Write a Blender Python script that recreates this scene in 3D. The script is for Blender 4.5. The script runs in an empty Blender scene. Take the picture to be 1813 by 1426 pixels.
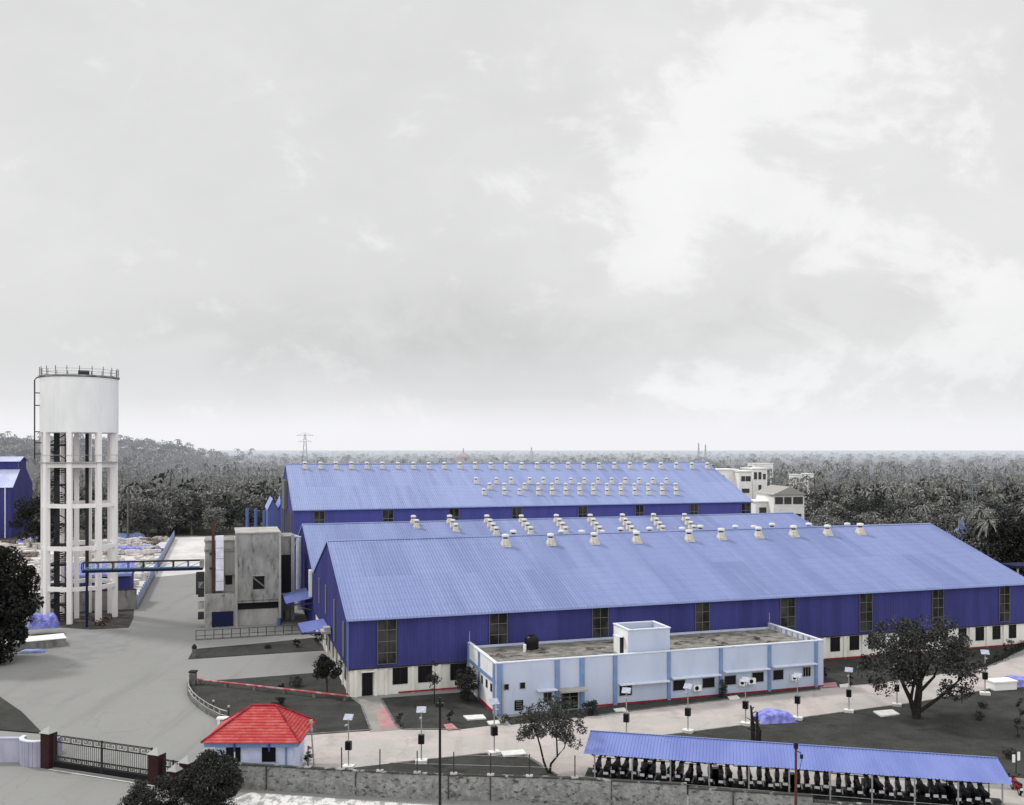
import bpy, math, random
import numpy as np
from mathutils import Vector, Matrix
random.seed(7); RNG = np.random.default_rng(11)
sc = bpy.context.scene
C = sc.collection
# ------------------------------------------------------------------ survey frame
H, F, CX, HY = 25.0, 1660.0, 906.5, 795.0       # eye height, focal, horizon of the photograph: used only to survey positions
TH = math.radians(17.25)
E1 = (math.cos(TH), math.sin(TH)); E2 = (-E1[1], E1[0])
OX, OY = -16.5, 94.1                             # near left corner of the near shed
def G(px, py, z=0.0):
    Y = (H - z) * F / (py - HY); return ((px - CX) / F * Y, Y)
def W(u, v): return (OX + u*E1[0] + v*E2[0], OY + u*E1[1] + v*E2[1])
def UV(x, y):
    dx, dy = x-OX, y-OY; return (dx*E1[0]+dy*E1[1], dx*E2[0]+dy*E2[1])
def GUV(px, py, z=0.0): return UV(*G(px, py, z))
def u_at(px, v):
    a = (px-CX)/F; x0, y0 = OX+v*E2[0], OY+v*E2[1]
    return (a*y0-x0)/(E1[0]-a*E1[1])
def z_at(py, Y): return H-(py-HY)*Y/F
def on_slope(px, py, v0, z0, v1, z1):            # sight line meets a roof plane given by two (v,z)
    k = (z1-z0)/(v1-v0); a, b = z0-3, z1+3
    for _ in range(50):
        z = (a+b)/2; u, v = GUV(px, py, z)
        if z0+k*(v-v0) > z: a = z
        else: b = z
    return u, v, z
# ------------------------------------------------------------------ materials
def lin(r, g, b, k=1.0):
    f = lambda c: (c/255/12.92) if c/255 <= .04045 else ((c/255+.055)/1.055)**2.4
    return tuple(min(.92, f(c)/k) for c in (r, g, b))
class NT:
    def __init__(s, m): s.m = m; s.nt = m.node_tree; s.n = s.nt.nodes; s.l = s.nt.links
    def new(s, t, **kw):
        o = s.n.new(t)
        for k, v in kw.items():
            if k.startswith('i_'): o.inputs[k[2:].replace('_', ' ')].default_value = v
            else: setattr(o, k, v)
        return o
    def math(s, op, a, b=None, c=None, clamp=False):
        o = s.n.new('ShaderNodeMath'); o.operation = op; o.use_clamp = clamp
        for i, x in enumerate((a, b, c)):
            if x is None: continue
            if isinstance(x, (int, float)): o.inputs[i].default_value = x
            else: s.l.new(x, o.inputs[i])
        return o.outputs[0]
    def mix(s, f, a, b):
        o = s.n.new('ShaderNodeMix'); o.data_type = 'RGBA'
        for i, x in ((0, f), (6, a), (7, b)):
            if isinstance(x, (int, float)): o.inputs[i].default_value = x
            elif isinstance(x, tuple): o.inputs[i].default_value = (x+(1,))[:4]
            else: s.l.new(x, o.inputs[i])
        return o.outputs[2]
    def noise(s, vec, scale, detail=4, rough=.55, dist=0):
        o = s.new('ShaderNodeTexNoise'); o.inputs['Scale'].default_value = scale
        o.inputs['Detail'].default_value = detail; o.inputs['Roughness'].default_value = rough
        o.inputs['Distortion'].default_value = dist
        if vec is not None: s.l.new(vec, o.inputs['Vector'])
        return o.outputs['Fac']
    def ramp(s, f, p0, p1):
        o = s.new('ShaderNodeMapRange'); o.interpolation_type = 'SMOOTHSTEP'
        o.inputs['From Min'].default_value = p0; o.inputs['From Max'].default_value = p1
        s.l.new(f, o.inputs['Value']); return o.outputs['Result']
    def scaled(s, vec, sc_):
        o = s.new('ShaderNodeMapping'); o.inputs['Scale'].default_value = sc_; s.l.new(vec, o.inputs['Vector']); return o.outputs[0]
MATS = {}
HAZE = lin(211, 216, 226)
def mat(name, col, col2=None, scale=1.0, stretch=(1, 1, 1), lo=.35, hi=.65, rough=.8, bump=0, bscale=8, metal=0,
        dark=None, dscale=2, dlo=.6, dhi=.75, island=0, haze=0, fine=0, dstretch=(1, 1, 1)):
    m = bpy.data.materials.new(name); m.use_nodes = True; t = NT(m); b = t.n['Principled BSDF']
    b.inputs['Roughness'].default_value = rough; b.inputs['Metallic'].default_value = metal
    b.inputs['Specular IOR Level'].default_value = .12
    co = t.new('ShaderNodeTexCoord').outputs['Object']
    c = col
    if col2: c = t.mix(t.ramp(t.noise(t.scaled(co, stretch), scale, 6, .6), lo, hi), col, col2)
    if fine:
        f2 = t.noise(co, bscale, 4, .7)
        c = t.mix(t.math('MULTIPLY', t.ramp(f2, .3, .7), fine), c, tuple(x*.45 for x in col[:3]))
    if dark: c = t.mix(t.ramp(t.noise(t.scaled(co, dstretch), dscale, 8, .65), dlo, dhi), c, dark)
    if island:
        g = t.new('ShaderNodeNewGeometry').outputs['Random Per Island']
        c = t.mix(t.math('MULTIPLY', t.math('POWER', g, 2.4), island), c, tuple(min(.9, x*3.0+.045) for x in col[:3]))
    if isinstance(c, tuple): b.inputs['Base Color'].default_value = c+(1,)
    else: t.l.new(c, b.inputs['Base Color'])
    if bump:
        bn = t.new('ShaderNodeBump'); bn.inputs['Strength'].default_value = bump; bn.inputs['Distance'].default_value = .1
        t.l.new(t.noise(co, bscale, 5, .6), bn.inputs['Height']); t.l.new(bn.outputs[0], b.inputs['Normal'])
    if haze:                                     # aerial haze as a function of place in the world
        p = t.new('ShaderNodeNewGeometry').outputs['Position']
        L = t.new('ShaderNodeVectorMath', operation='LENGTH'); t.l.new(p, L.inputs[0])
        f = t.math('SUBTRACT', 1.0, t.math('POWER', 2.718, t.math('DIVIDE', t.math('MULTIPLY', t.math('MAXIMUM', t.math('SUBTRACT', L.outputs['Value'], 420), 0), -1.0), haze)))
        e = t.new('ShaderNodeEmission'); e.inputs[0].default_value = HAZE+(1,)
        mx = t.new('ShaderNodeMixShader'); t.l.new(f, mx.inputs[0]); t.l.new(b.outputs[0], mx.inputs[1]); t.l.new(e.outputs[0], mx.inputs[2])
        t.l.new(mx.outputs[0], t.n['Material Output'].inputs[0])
    m.cycles.emission_sampling = 'NONE'
    MATS[name] = m; return m
M = {}
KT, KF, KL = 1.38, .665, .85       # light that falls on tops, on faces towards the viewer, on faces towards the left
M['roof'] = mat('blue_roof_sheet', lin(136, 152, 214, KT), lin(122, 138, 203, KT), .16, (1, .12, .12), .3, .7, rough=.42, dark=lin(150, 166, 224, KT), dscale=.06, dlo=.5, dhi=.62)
def roof_mat(name, c0, c1, c2):
    m = bpy.data.materials.new(name); m.use_nodes = True; t = NT(m); b = t.n['Principled BSDF']
    b.inputs['Roughness'].default_value = .5; b.inputs['Specular IOR Level'].default_value = .3
    co = t.new('ShaderNodeTexCoord').outputs['Object']; sp = t.new('ShaderNodeSeparateXYZ'); t.l.new(co, sp.inputs[0])
    row = t.math('FLOOR', t.math('DIVIDE', sp.outputs[1], 8.6))
    cb = t.new('ShaderNodeCombineXYZ'); t.l.new(sp.outputs[0], cb.inputs[0]); t.l.new(t.math('MULTIPLY', row, 37.0), cb.inputs[1])
    blocks = t.ramp(t.noise(cb.outputs[0], .075, 3, .7), .44, .56)
    streak = t.noise(t.scaled(co, (1, .05, .05)), .9, 5, .75)
    purl = t.ramp(t.math('SINE', t.math('MULTIPLY', sp.outputs[1], 4.5)), .75, 1.0)
    lap = t.ramp(t.noise(t.scaled(co, (1, .03, .03)), .22, 3, .6), .42, .6)
    c = t.mix(blocks, c0, tuple(x*.93 for x in c1)); c = t.mix(t.math('MULTIPLY', t.ramp(streak, .38, .68), .8), c, c2); c = t.mix(t.math('MULTIPLY', lap, .35), c, c1)
    c = t.mix(t.math('MULTIPLY', purl, .16), c, tuple(x*.6 for x in c1))
    c = t.mix(t.math('MULTIPLY', t.ramp(t.noise(t.scaled(co, (1, .25, .25)), 1.6, 6, .75), .5, .75), .34), c, tuple(x*.72 for x in c1))
    t.l.new(c, b.inputs['Base Color']); MATS[name] = m; return m
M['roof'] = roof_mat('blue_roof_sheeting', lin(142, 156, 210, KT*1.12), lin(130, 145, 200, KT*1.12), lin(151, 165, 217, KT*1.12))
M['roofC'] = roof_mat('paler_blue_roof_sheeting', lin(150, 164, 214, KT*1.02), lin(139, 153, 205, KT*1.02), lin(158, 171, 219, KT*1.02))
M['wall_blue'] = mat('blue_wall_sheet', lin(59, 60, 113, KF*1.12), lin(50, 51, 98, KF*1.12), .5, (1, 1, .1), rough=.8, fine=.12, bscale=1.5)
M['wall_far'] = mat('blue_wall_sheet_hazed', lin(67, 68, 122, KF), lin(62, 63, 114, KF), .5, (1, 1, .1), rough=.8)  # shed wall blue made lighter: distance haze put into the colour
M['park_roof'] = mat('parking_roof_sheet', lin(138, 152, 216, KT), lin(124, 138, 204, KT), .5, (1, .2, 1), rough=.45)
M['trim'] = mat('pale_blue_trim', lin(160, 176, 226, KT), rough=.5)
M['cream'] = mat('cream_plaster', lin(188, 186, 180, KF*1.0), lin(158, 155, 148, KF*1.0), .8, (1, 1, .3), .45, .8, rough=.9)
M['dark'] = mat('dark_opening', (.012, .012, .014), rough=.3)
M['glass'] = mat('dusty_glass', lin(72, 71, 68, KF*1.7), lin(34, 34, 34, KF*1.7), .45, (1, 1, .6), .38, .6, rough=.9)
M['frame'] = mat('grey_window_frame', lin(112, 111, 108, KF*1.5), rough=.8)
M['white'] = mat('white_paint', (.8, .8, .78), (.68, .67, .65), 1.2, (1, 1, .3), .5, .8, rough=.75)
M['tower'] = mat('white_limewashed_concrete', (.84, .81, .80), (.70, .67, .66), .6, (1, 1, .15), .45, .8, rough=.9, bump=.15, bscale=3)
M['tank'] = mat('white_tank_concrete', (.83, .83, .825), (.74, .745, .745), .5, (1, 1, .25), .35, .75, rough=.9, dark=(.66, .66, .655), dscale=1.6, dlo=.55, dhi=.85, dstretch=(1, 1, .1))
M['steel_dark'] = mat('dark_steel', (.035, .035, .038), rough=.6)
M['galv'] = mat('galvanised_steel', (.38, .38, .38), (.3, .3, .3), 3, rough=.5, metal=.2)
M['vent'] = mat('cream_vent_sheet', (.62, .59, .52), (.42, .39, .33), 2, rough=.6)
M['cap'] = mat('white_vent_cap', (.66, .66, .65), (.65, .64, .6), 2, rough=.5)
M['conc'] = mat('weathered_concrete', (.34, .335, .325), (.23, .225, .22), .7, (1, 1, .5), .35, .65, rough=.95, dark=(.07, .07, .07), dscale=1.3, dlo=.48, dhi=.72, bump=.3, bscale=4, dstretch=(1, 1, .3))
M['conc_light'] = mat('pale_weathered_concrete', (.42, .41, .39), (.3, .29, .275), .5, (1, 1, .4), .35, .65, rough=.95, dark=(.18, .175, .17), dscale=1.2, dlo=.58, dhi=.75)
M['duct'] = mat('galvanised_duct', (.82, .84, .92), (.62, .64, .72), .5, rough=.35)
M['rust'] = mat('rusty_steel', (.11, .045, .035), (.06, .03, .025), 2, rough=.8)
M['navy'] = mat('navy_shutter', (.012, .014, .05), rough=.5)
M['blue_steel'] = mat('blue_painted_steel', lin(92, 106, 155, .95), rough=.5)
M['fence_sheet'] = mat('faded_blue_fence_sheet', lin(135, 142, 175, .9), lin(170, 174, 192, .9), .5, (1, 1, .3), .4, .6, rough=.7)
M['teal'] = mat('teal_painted_steel', lin(70, 110, 125, .8), rough=.5)
M['office'] = mat('pale_blue_plaster', lin(175, 184, 203, KF*1.3), lin(165, 174, 194, KF*1.3), .5, (1, 1, .4), .35, .75, rough=.85, dark=lin(140, 150, 170, KF*1.3), dscale=.9, dlo=.62, dhi=.9, dstretch=(1, 1, .15))
M['office_trim'] = mat('mid_blue_plaster', lin(112, 134, 168, KF*1.25), lin(102, 123, 158, KF*1.25), 1, rough=.8)
M['coping'] = mat('white_coping', lin(214, 220, 232, 1.1), (.4, .42, .45), 2, (1, 1, 1), .5, .8, rough=.8)
M['flat_roof'] = mat('stained_flat_roof', lin(166, 162, 156, KT), lin(120, 117, 112, KT), 1.1, (.8, 1, 1), .38, .62, rough=.95, dark=(.03, .029, .028), dscale=.75, dlo=.55, dhi=.62, dstretch=(.7, 1.2, 1), fine=.4, bscale=5)
M['red'] = mat('red_paint', lin(150, 44, 54, .85), lin(105, 34, 42, .85), 1.5, rough=.7)
M['red_pipe'] = mat('faded_red_pipe', lin(170, 78, 86, 1.0), lin(165, 145, 145, 1.0), 1.2, (1, 1, 1), .45, .6, rough=.6)
M['tile'] = mat('red_roof_tile', lin(188, 74, 76, 1.1), lin(200, 108, 104, 1.1), 1.3, (1, 1, 3), .42, .68, rough=.8, dark=lin(150, 58, 60, 1.0), dscale=2.2, dlo=.5, dhi=.75, fine=.25, bscale=12)
M['guard'] = mat('lavender_plaster', lin(160, 165, 190, .5), lin(148, 152, 178, .5), 1, rough=.85)
M['wall'] = mat('mottled_old_plaster', lin(134, 134, 132, KF*1.05), lin(104, 104, 102, KF*1.05), 1.6, (1, 1, 1), .35, .65, rough=.95, dark=(.05, .05, .048), dscale=4.2, dlo=.5, dhi=.68, bump=.5, bscale=7, fine=.6, dstretch=(.6, .6, 1))
M['wallcap'] = mat('blackened_wall_coping', (.05, .05, .05), (.32, .32, .31), 1.2, (1, 1, 1), .52, .64, rough=.95)
M['lav_wall'] = mat('lavender_limewash', lin(172, 172, 190, .98), lin(146, 146, 163, .98), .8, (1, 1, .3), rough=.9, dark=lin(110, 110, 120, .8), dscale=1.5, dlo=.62, dhi=.85)
M['maroon'] = mat('maroon_stone', (.045, .017, .018), (.03, .014, .015), 2, rough=.6)
M['pyr'] = mat('grey_stone_cap', (.35, .35, .34), rough=.9)
M['tarp'] = mat('blue_tarpaulin', lin(150, 154, 222, 1.15), lin(112, 115, 190, 1.15), 1.5, (1, 1, 1), .4, .6, rough=.6, bump=.3, bscale=3)
M['tarp2'] = mat('sky_blue_tarpaulin', lin(172, 192, 228, 1.15), lin(130, 145, 205, 1.15), 1.2, rough=.45, bump=.6, bscale=2)
M['panel'] = mat('solar_panel_glass', (.45, .47, .55), (.3, .32, .4), 3, rough=.2)
M['plate'] = mat('white_number_plate', (.75, .75, .75), rough=.5)
M['tyre'] = mat('tyre_rubber', (.012, .012, .013), rough=.8)
M['bikebody'] = mat('dark_motorcycle_enamel', (.012, .013, .024), (.03, .032, .05), 3, rough=.3)
M['bikered'] = mat('red_motorcycle_enamel', (.22, .02, .03), rough=.3)
M['seat'] = mat('black_vinyl', (.015, .015, .015), rough=.55)
M['chrome'] = mat('dull_chrome', (.4, .4, .4), rough=.3, metal=.8)
M['bark'] = mat('dark_bark', (.035, .032, .028), (.02, .018, .016), 3, rough=.95)
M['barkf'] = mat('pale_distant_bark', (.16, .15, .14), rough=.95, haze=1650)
M['leafA'] = mat('dark_leaves', (.013, .0135, .0125), island=.45, rough=.75)
M['leafB'] = mat('grey_green_leaves', (.04, .041, .037), island=.6, rough=.75)
M['leafBush'] = mat('bush_leaves', (.021, .0215, .02), island=.55, rough=.75)
M['leafT'] = mat('lawn_tree_leaves', (.03, .031, .029), island=.75, rough=.75)
M['leafF'] = mat('wood_leaves', (.108, .107, .099), island=1.0, rough=.8, haze=1650)  # random leaf tone; the paler leaves also stand in for highlights on crowns
M['leafF2'] = mat('dark_wood_leaves', (.026, .028, .028), island=.9, rough=.8, haze=1650)  # dark copy of the wood leaves: shade of the gaps put into colour
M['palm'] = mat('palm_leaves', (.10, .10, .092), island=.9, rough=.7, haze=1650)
M['scrapA'] = mat('weathered_timber', (.34, .30, .27), (.6, .57, .55), .8, rough=.9)
M['scrapB'] = mat('dark_scrap', (.07, .06, .055), (.25, .2, .18), 1, rough=.9)
M['scrapC'] = mat('pale_bags', (.7, .68, .66), (.5, .47, .45), 1, rough=.9)
# ground materials
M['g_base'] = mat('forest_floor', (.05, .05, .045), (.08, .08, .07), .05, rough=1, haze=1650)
M['g_road'] = mat('grey_road_surface', lin(159, 159, 157, 1.32), lin(153, 153, 151, 1.32), .035, (1, 1, 1), .35, .65, rough=.95, dark=lin(147, 147, 146, 1.32), dscale=.09, dlo=.52, dhi=.8, fine=.06, bscale=2.5)
def road_wear(m):
    t = NT(m); b = t.n['Principled BSDF']; src = b.inputs['Base Color'].links[0].from_socket
    co = t.new('ShaderNodeTexCoord').outputs['Object']
    v = t.new('ShaderNodeTexVoronoi', feature='DISTANCE_TO_EDGE'); v.inputs['Scale'].default_value = .16
    n = t.new('ShaderNodeTexNoise'); n.inputs['Scale'].default_value = .9; n.inputs['Detail'].default_value = 4; t.l.new(co, n.inputs['Vector'])
    ad = t.new('ShaderNodeVectorMath', operation='MULTIPLY_ADD'); t.l.new(n.outputs['Color'], ad.inputs[0]); ad.inputs[1].default_value = (1.6, 1.6, 0); t.l.new(co, ad.inputs[2]); t.l.new(ad.outputs[0], v.inputs['Vector'])
    crack = t.math('MULTIPLY', t.ramp(v.outputs['Distance'], .012, .0), .22)
    st = t.math('MULTIPLY', t.ramp(t.noise(t.scaled(co, (.5, .06, 1)), .8, 5, .6, .6), .5, .72), .22)
    c = t.mix(t.math('MAXIMUM', crack, st), src, (.12, .12, .118)); t.l.new(c, b.inputs['Base Color'])
road_wear(M['g_road'])
M['g_lane'] = mat('pinkish_paving', lin(192, 187, 183, 1.29), lin(204, 192, 189, 1.29), .3, (.5, 1, 1), .42, .62, rough=.95, dark=lin(168, 164, 160, 1.27), dscale=.3, dlo=.5, dhi=.72, fine=.12, bscale=3)
M['g_pale'] = mat('bleached_ground', (.62, .60, .59), (.48, .46, .45), .15, rough=1, dark=(.36, .34, .33), dscale=.5, dlo=.54, dhi=.75)
M['g_lawn'] = mat('dark_lawn', lin(66, 66, 64, 1.15), lin(80, 80, 77, 1.15), .35, (1, 1, 1), .35, .65, rough=1, dark=lin(52, 52, 50, 1.1), dscale=.5, dlo=.5, dhi=.72, fine=.55, bscale=9, bump=.7)
M['g_soil'] = mat('dark_soil', (.05, .048, .046), (.09, .085, .08), 1, rough=1, bump=.5, bscale=3, fine=.4)
M['g_rubble'] = mat('pale_rubble', (.66, .65, .64), (.3, .3, .29), 1.6, (1, .5, 1), .45, .6, rough=1, bump=.8, bscale=6)
road_wear(M['g_lane'])
M['g_path'] = mat('pale_path', lin(165, 162, 158, 1.27), lin(150, 147, 143, 1.27), .6, rough=.95, fine=.15, bscale=4)
M['g_pink'] = mat('pink_faded_paint', lin(192, 130, 135, 1.27), lin(178, 160, 158, 1.27), .8, (1, 1, 1), .4, .65, rough=.95)
M['kerb'] = mat('dark_kerb_stone', (.12, .12, .118), (.2, .2, .195), 1.5, rough=.95)
M['slab'] = mat('white_slab', (.72, .72, .7), (.6, .6, .58), 2, rough=.9)
# ------------------------------------------------------------------ mesh builder
class MB:
    def __init__(s): s.v = []; s.f = []
    def add(s, vs, fs):
        n = len(s.v); s.v += [tuple(p) for p in vs]; s.f += [tuple(i+n for i in f) for f in fs]; return s
    def box(s, x0, x1, y0, y1, z0, z1):
        v = [(x, y, z) for z in (z0, z1) for x, y in ((x0, y0), (x1, y0), (x1, y1), (x0, y1))]
        return s.add(v, [(3, 2, 1, 0), (4, 5, 6, 7), (0, 1, 5, 4), (1, 2, 6, 5), (2, 3, 7, 6), (3, 0, 4, 7)])
    def prism(s, poly, z0, z1):
        n = len(poly)
        return s.add([(x, y, z0) for x, y in poly]+[(x, y, z1) for x, y in poly],
                     [tuple(range(n-1, -1, -1)), tuple(range(n, 2*n))]+[(i, (i+1) % n, n+(i+1) % n, n+i) for i in range(n)])
    def tube(s, pts, r, n=6, cap=True):
        pts = [Vector(p) for p in pts]; rs = r if isinstance(r, (list, tuple)) else [r]*len(pts); vs = []
        for i, p in enumerate(pts):
            d = (pts[min(i+1, len(pts)-1)]-pts[max(i-1, 0)]).normalized()
            a = d.cross(Vector((0, 0, 1)) if abs(d.z) < .9 else Vector((1, 0, 0))).normalized(); b = d.cross(a)
            vs += [p+a*math.cos(2*math.pi*k/n)*rs[i]+b*math.sin(2*math.pi*k/n)*rs[i] for k in range(n)]
        m = len(pts); fs = [(i*n+k, i*n+(k+1) % n, (i+1)*n+(k+1) % n, (i+1)*n+k) for i in range(m-1) for k in range(n)]
        if cap: fs += [tuple(range(n-1, -1, -1)), tuple((m-1)*n+k for k in range(n))]
        return s.add(vs, fs)
    def lathe(s, prof, n=24, c=(0, 0, 0)):
        vs = [(c[0]+r*math.cos(2*math.pi*k/n), c[1]+r*math.sin(2*math.pi*k/n), c[2]+z) for r, z in prof for k in range(n)]
        m = len(prof); fs = [(i*n+k, i*n+(k+1) % n, (i+1)*n+(k+1) % n, (i+1)*n+k) for i in range(m-1) for k in range(n)]
        fs += [tuple(range(n-1, -1, -1)), tuple((m-1)*n+k for k in range(n))]
        return s.add(vs, fs)
    def quad(s, a, b, c, d): return s.add([a, b, c, d], [(0, 1, 2, 3)])
    def torus(s, c, R, r, axis='x', n=16, m=6):
        vs = []
        for i in range(n):
            a = 2*math.pi*i/n
            for j in range(m):
                b = 2*math.pi*j/m; q = R+r*math.cos(b); w = r*math.sin(b)
                p = (w, q*math.cos(a), q*math.sin(a)) if axis == 'x' else (q*math.cos(a), q*math.sin(a), w)
                vs.append((c[0]+p[0], c[1]+p[1], c[2]+p[2]))
        return s.add(vs, [(i*m+j, ((i+1) % n)*m+j, ((i+1) % n)*m+(j+1) % m, i*m+(j+1) % m) for i in range(n) for j in range(m)])
    def sheet(s, u0, u1, a, b, period=.35, depth=.035, flip=1):
        """ribbed metal sheet: ribs run from (v,z)=a to (v,z)=b, profile raised along the normal"""
        dv, dz = b[0]-a[0], b[1]-a[1]; L = math.hypot(dv, dz); nv, nz = -dz/L*flip, dv/L*flip
        n = max(1, int((u1-u0)/period)); p = (u1-u0)/n; vs = []; st = []
        for i in range(n): st += [(u0+i*p, 0), (u0+i*p+p*.55, 0), (u0+i*p+p*.68, 1), (u0+i*p+p*.87, 1)]
        st.append((u1, 0))
        for u, h in st:
            vs += [(u, a[0]+nv*h*depth, a[1]+nz*h*depth), (u, b[0]+nv*h*depth, b[1]+nz*h*depth)]
        return s.add(vs, [(2*i, 2*i+2, 2*i+3, 2*i+1) for i in range(len(st)-1)])
    def mesh(s, name):
        m = bpy.data.meshes.new(name); m.from_pydata(s.v, [], s.f); m.update(); return m
    def build(s, name, material, parent=None, off=None, smooth=False, **kw):
        if off: s.v = [(x-off[0], y-off[1], z-(off[2] if len(off) > 2 else 0)) for x, y, z in s.v]
        m = s.mesh(name); m.materials.append(material)
        if smooth:
            for p in m.polygons: p.use_smooth = True
        return link(name, m, parent, **kw)
def link(name, data, parent=None, **kw):
    o = bpy.data.objects.new(name, data); C.objects.link(o); o.parent = parent
    for k, v in kw.items(): o[k] = v
    return o
def thing(name, label, cat, loc=(0, 0, 0), rz=0, group=None, scale=1):
    o = bpy.data.objects.new(name, None); C.objects.link(o); o.location = loc; o.rotation_euler = (0, 0, rz)
    o.scale = (scale,)*3 if isinstance(scale, (int, float)) else scale; o.empty_display_size = .3
    o['label'] = label; o['category'] = cat
    if group: o['group'] = group
    return o
def tag(o, label, cat, group=None):
    o['label'] = label; o['category'] = cat
    if group: o['group'] = group
    return o
def dup(root, loc, rz, label, scale=None, group=None, swap=None):
    r = root.copy(); C.objects.link(r); r.location = loc; r.rotation_euler = (0, 0, rz); r['label'] = label
    if scale is not None: r.scale = (scale,)*3 if isinstance(scale, (int, float)) else scale
    if group: r['group'] = group
    for ch in list(root.children):
        c = ch.copy(); C.objects.link(c); c.parent = r
        for g in ch.children:
            d = g.copy(); C.objects.link(d); d.parent = c
    return r
def L3(u, v, z=0): x, y = W(u, v); return (x, y, z)
ORD = ['first', 'second', 'third', 'fourth', 'fifth', 'sixth', 'seventh', 'eighth', 'ninth', 'tenth', 'eleventh', 'twelfth', 'thirteenth', 'fourteenth', 'fifteenth', 'sixteenth', 'seventeenth', 'eighteenth', 'nineteenth', 'twentieth']
TENS = ['', '', 'twenty', 'thirty', 'forty', 'fifty']
def ordn(i):
    if i < 20: return ORD[i]
    n = i+1
    return TENS[n//10].replace('y', 'ieth') if n % 10 == 0 else TENS[n//10]+' '+ORD[n % 10-1]
# ------------------------------------------------------------------ ground sheets
def struct(name, pts, z, m, th=None):
    b = MB(); n = len(pts)
    if th: b.prism(pts, z-th, z)
    else: b.add([(x, y, z) for x, y in pts], [tuple(range(n))])
    o = b.build(name, m); o['kind'] = 'structure'; return o
def gpx(*pp): return [G(*p) for p in pp]
b = MB(); R = 14000
b.add([(-R, -60, -.05), (R, -60, -.05), (R, R, -.05), (-R, R, -.05)], [(0, 1, 2, 3)])
o = b.build('ground', M['g_base']); o['kind'] = 'structure'
struct('road', [(-110, 40), (90, 40), (90, 62), W(110, -30), W(110, 60), W(70, 120), W(-20, 190), W(-24.5, 190), W(-24.5, 62), (-66, 146), (-110, 146)], .0, M['g_road'])
struct('paved_lane', gpx((392, 1356), (540, 1300), (700, 1293), (880, 1285), (1050, 1268), (1180, 1250), (1450, 1220), (1560, 1211), (1745, 1183), (1813, 1160), (1990, 1110))+gpx((1990, 1160), (1813, 1204), (1740, 1223), (1630, 1243), (1413, 1272), (1220, 1297), (1170, 1303))+gpx((1180, 1345), (1813, 1402), (1990, 1420))+gpx((1990, 1470), (1500, 1440), (1000, 1395), (700, 1380), (420, 1372)), .015, M['g_lane'])
lawn = lambda pts, z=.05, nm='lawn': struct(nm, pts, z, M['g_lawn'], th=.06)
lawn(gpx((336, 1208), (420, 1203), (600, 1189), (618, 1212), (622, 1237), (640, 1250), (655, 1292), (540, 1301), (440, 1287), (385, 1275), (352, 1252), (334, 1228)))
lawn(gpx((333, 1168), (343, 1150), (470, 1139), (562, 1129), (575, 1152), (450, 1160)))
lawn(gpx((674, 1237), (828, 1226), (832, 1222), (880, 1271), (888, 1283), (815, 1292), (712, 1291), (700, 1285)))
lawn(gpx((690, 1353), (868, 1334), (928, 1334), (985, 1371), (985, 1384), (560, 1376), (560, 1368)))
lawn(gpx((893, 1272), (1447, 1209), (1452, 1221), (1300, 1237), (1180, 1251), (1055, 1267), (905, 1284)))
lawn(gpx((1448, 1170), (1700, 1147), (1850, 1129), (1850, 1135), (1813, 1150), (1745, 1181), (1560, 1209), (1480, 1216), (1458, 1214)))
lawn(gpx((1172, 1303), (1413, 1272), (1630, 1243), (1740, 1223), (1813, 1205), (1990, 1165), (1990, 1395), (1813, 1378), (1250, 1338)))
lawn(gpx((-80, 1165), (0, 1236), (38, 1262), (75, 1300), (0, 1294), (-80, 1290)), .12)
struct('soil_bed', gpx((40, 1105), (60, 1085), (100, 1075), (238, 1072), (236, 1095), (228, 1112), (160, 1115), (80, 1110)), .03, M['g_soil'], th=.04)
struct('road_patch', gpx((100, 1113), (228, 1116), (236, 1134), (214, 1160), (150, 1170), (105, 1150)), .008, mat('darker_road_patch', lin(143, 143, 144, 1.27), lin(152, 152, 152, 1.27), .4, (1, 1, 1), .4, .6, rough=.95))
struct('footpath', gpx((634, 1240), (674, 1237), (706, 1293), (655, 1297)), .04, M['g_path'], th=.05)
struct('painted_strip', gpx((664, 1257), (683, 1256), (703, 1290), (674, 1291)), .046, M['g_pink'])
struct('painted_strip', gpx((785, 1284), (800, 1282), (812, 1293), (792, 1295)), .06, M['g_pink'])
struct('painted_strip', gpx((1455, 1211), (1480, 1209), (1483, 1217), (1452, 1219)), .06, M['g_pink'])
struct('yard_ground', [W(-110, 62.6), W(-24.8, 62.6), W(-24.8, 186), W(-110, 186)], .02, M['g_pale'])
struct('far_road', [W(-24.4, 100), W(-15, 105), W(-14.5, 150), W(0, 165), W(-5, 186), W(-24.4, 186)], .012, M['g_pale'])
struct('verge', [(-70, 30), (60, 30), (60, 56), (12, 62.5), (-7.5, 66.1), (-19, 68.2), (-20.5, 66)], .01, M['g_rubble'])
struct('apron', [(-70, 50), (-21, 50), (-21, 67), (-26.5, 69.3), (-36.5, 73), (-70, 72)], .02, M['g_road'])
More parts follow.
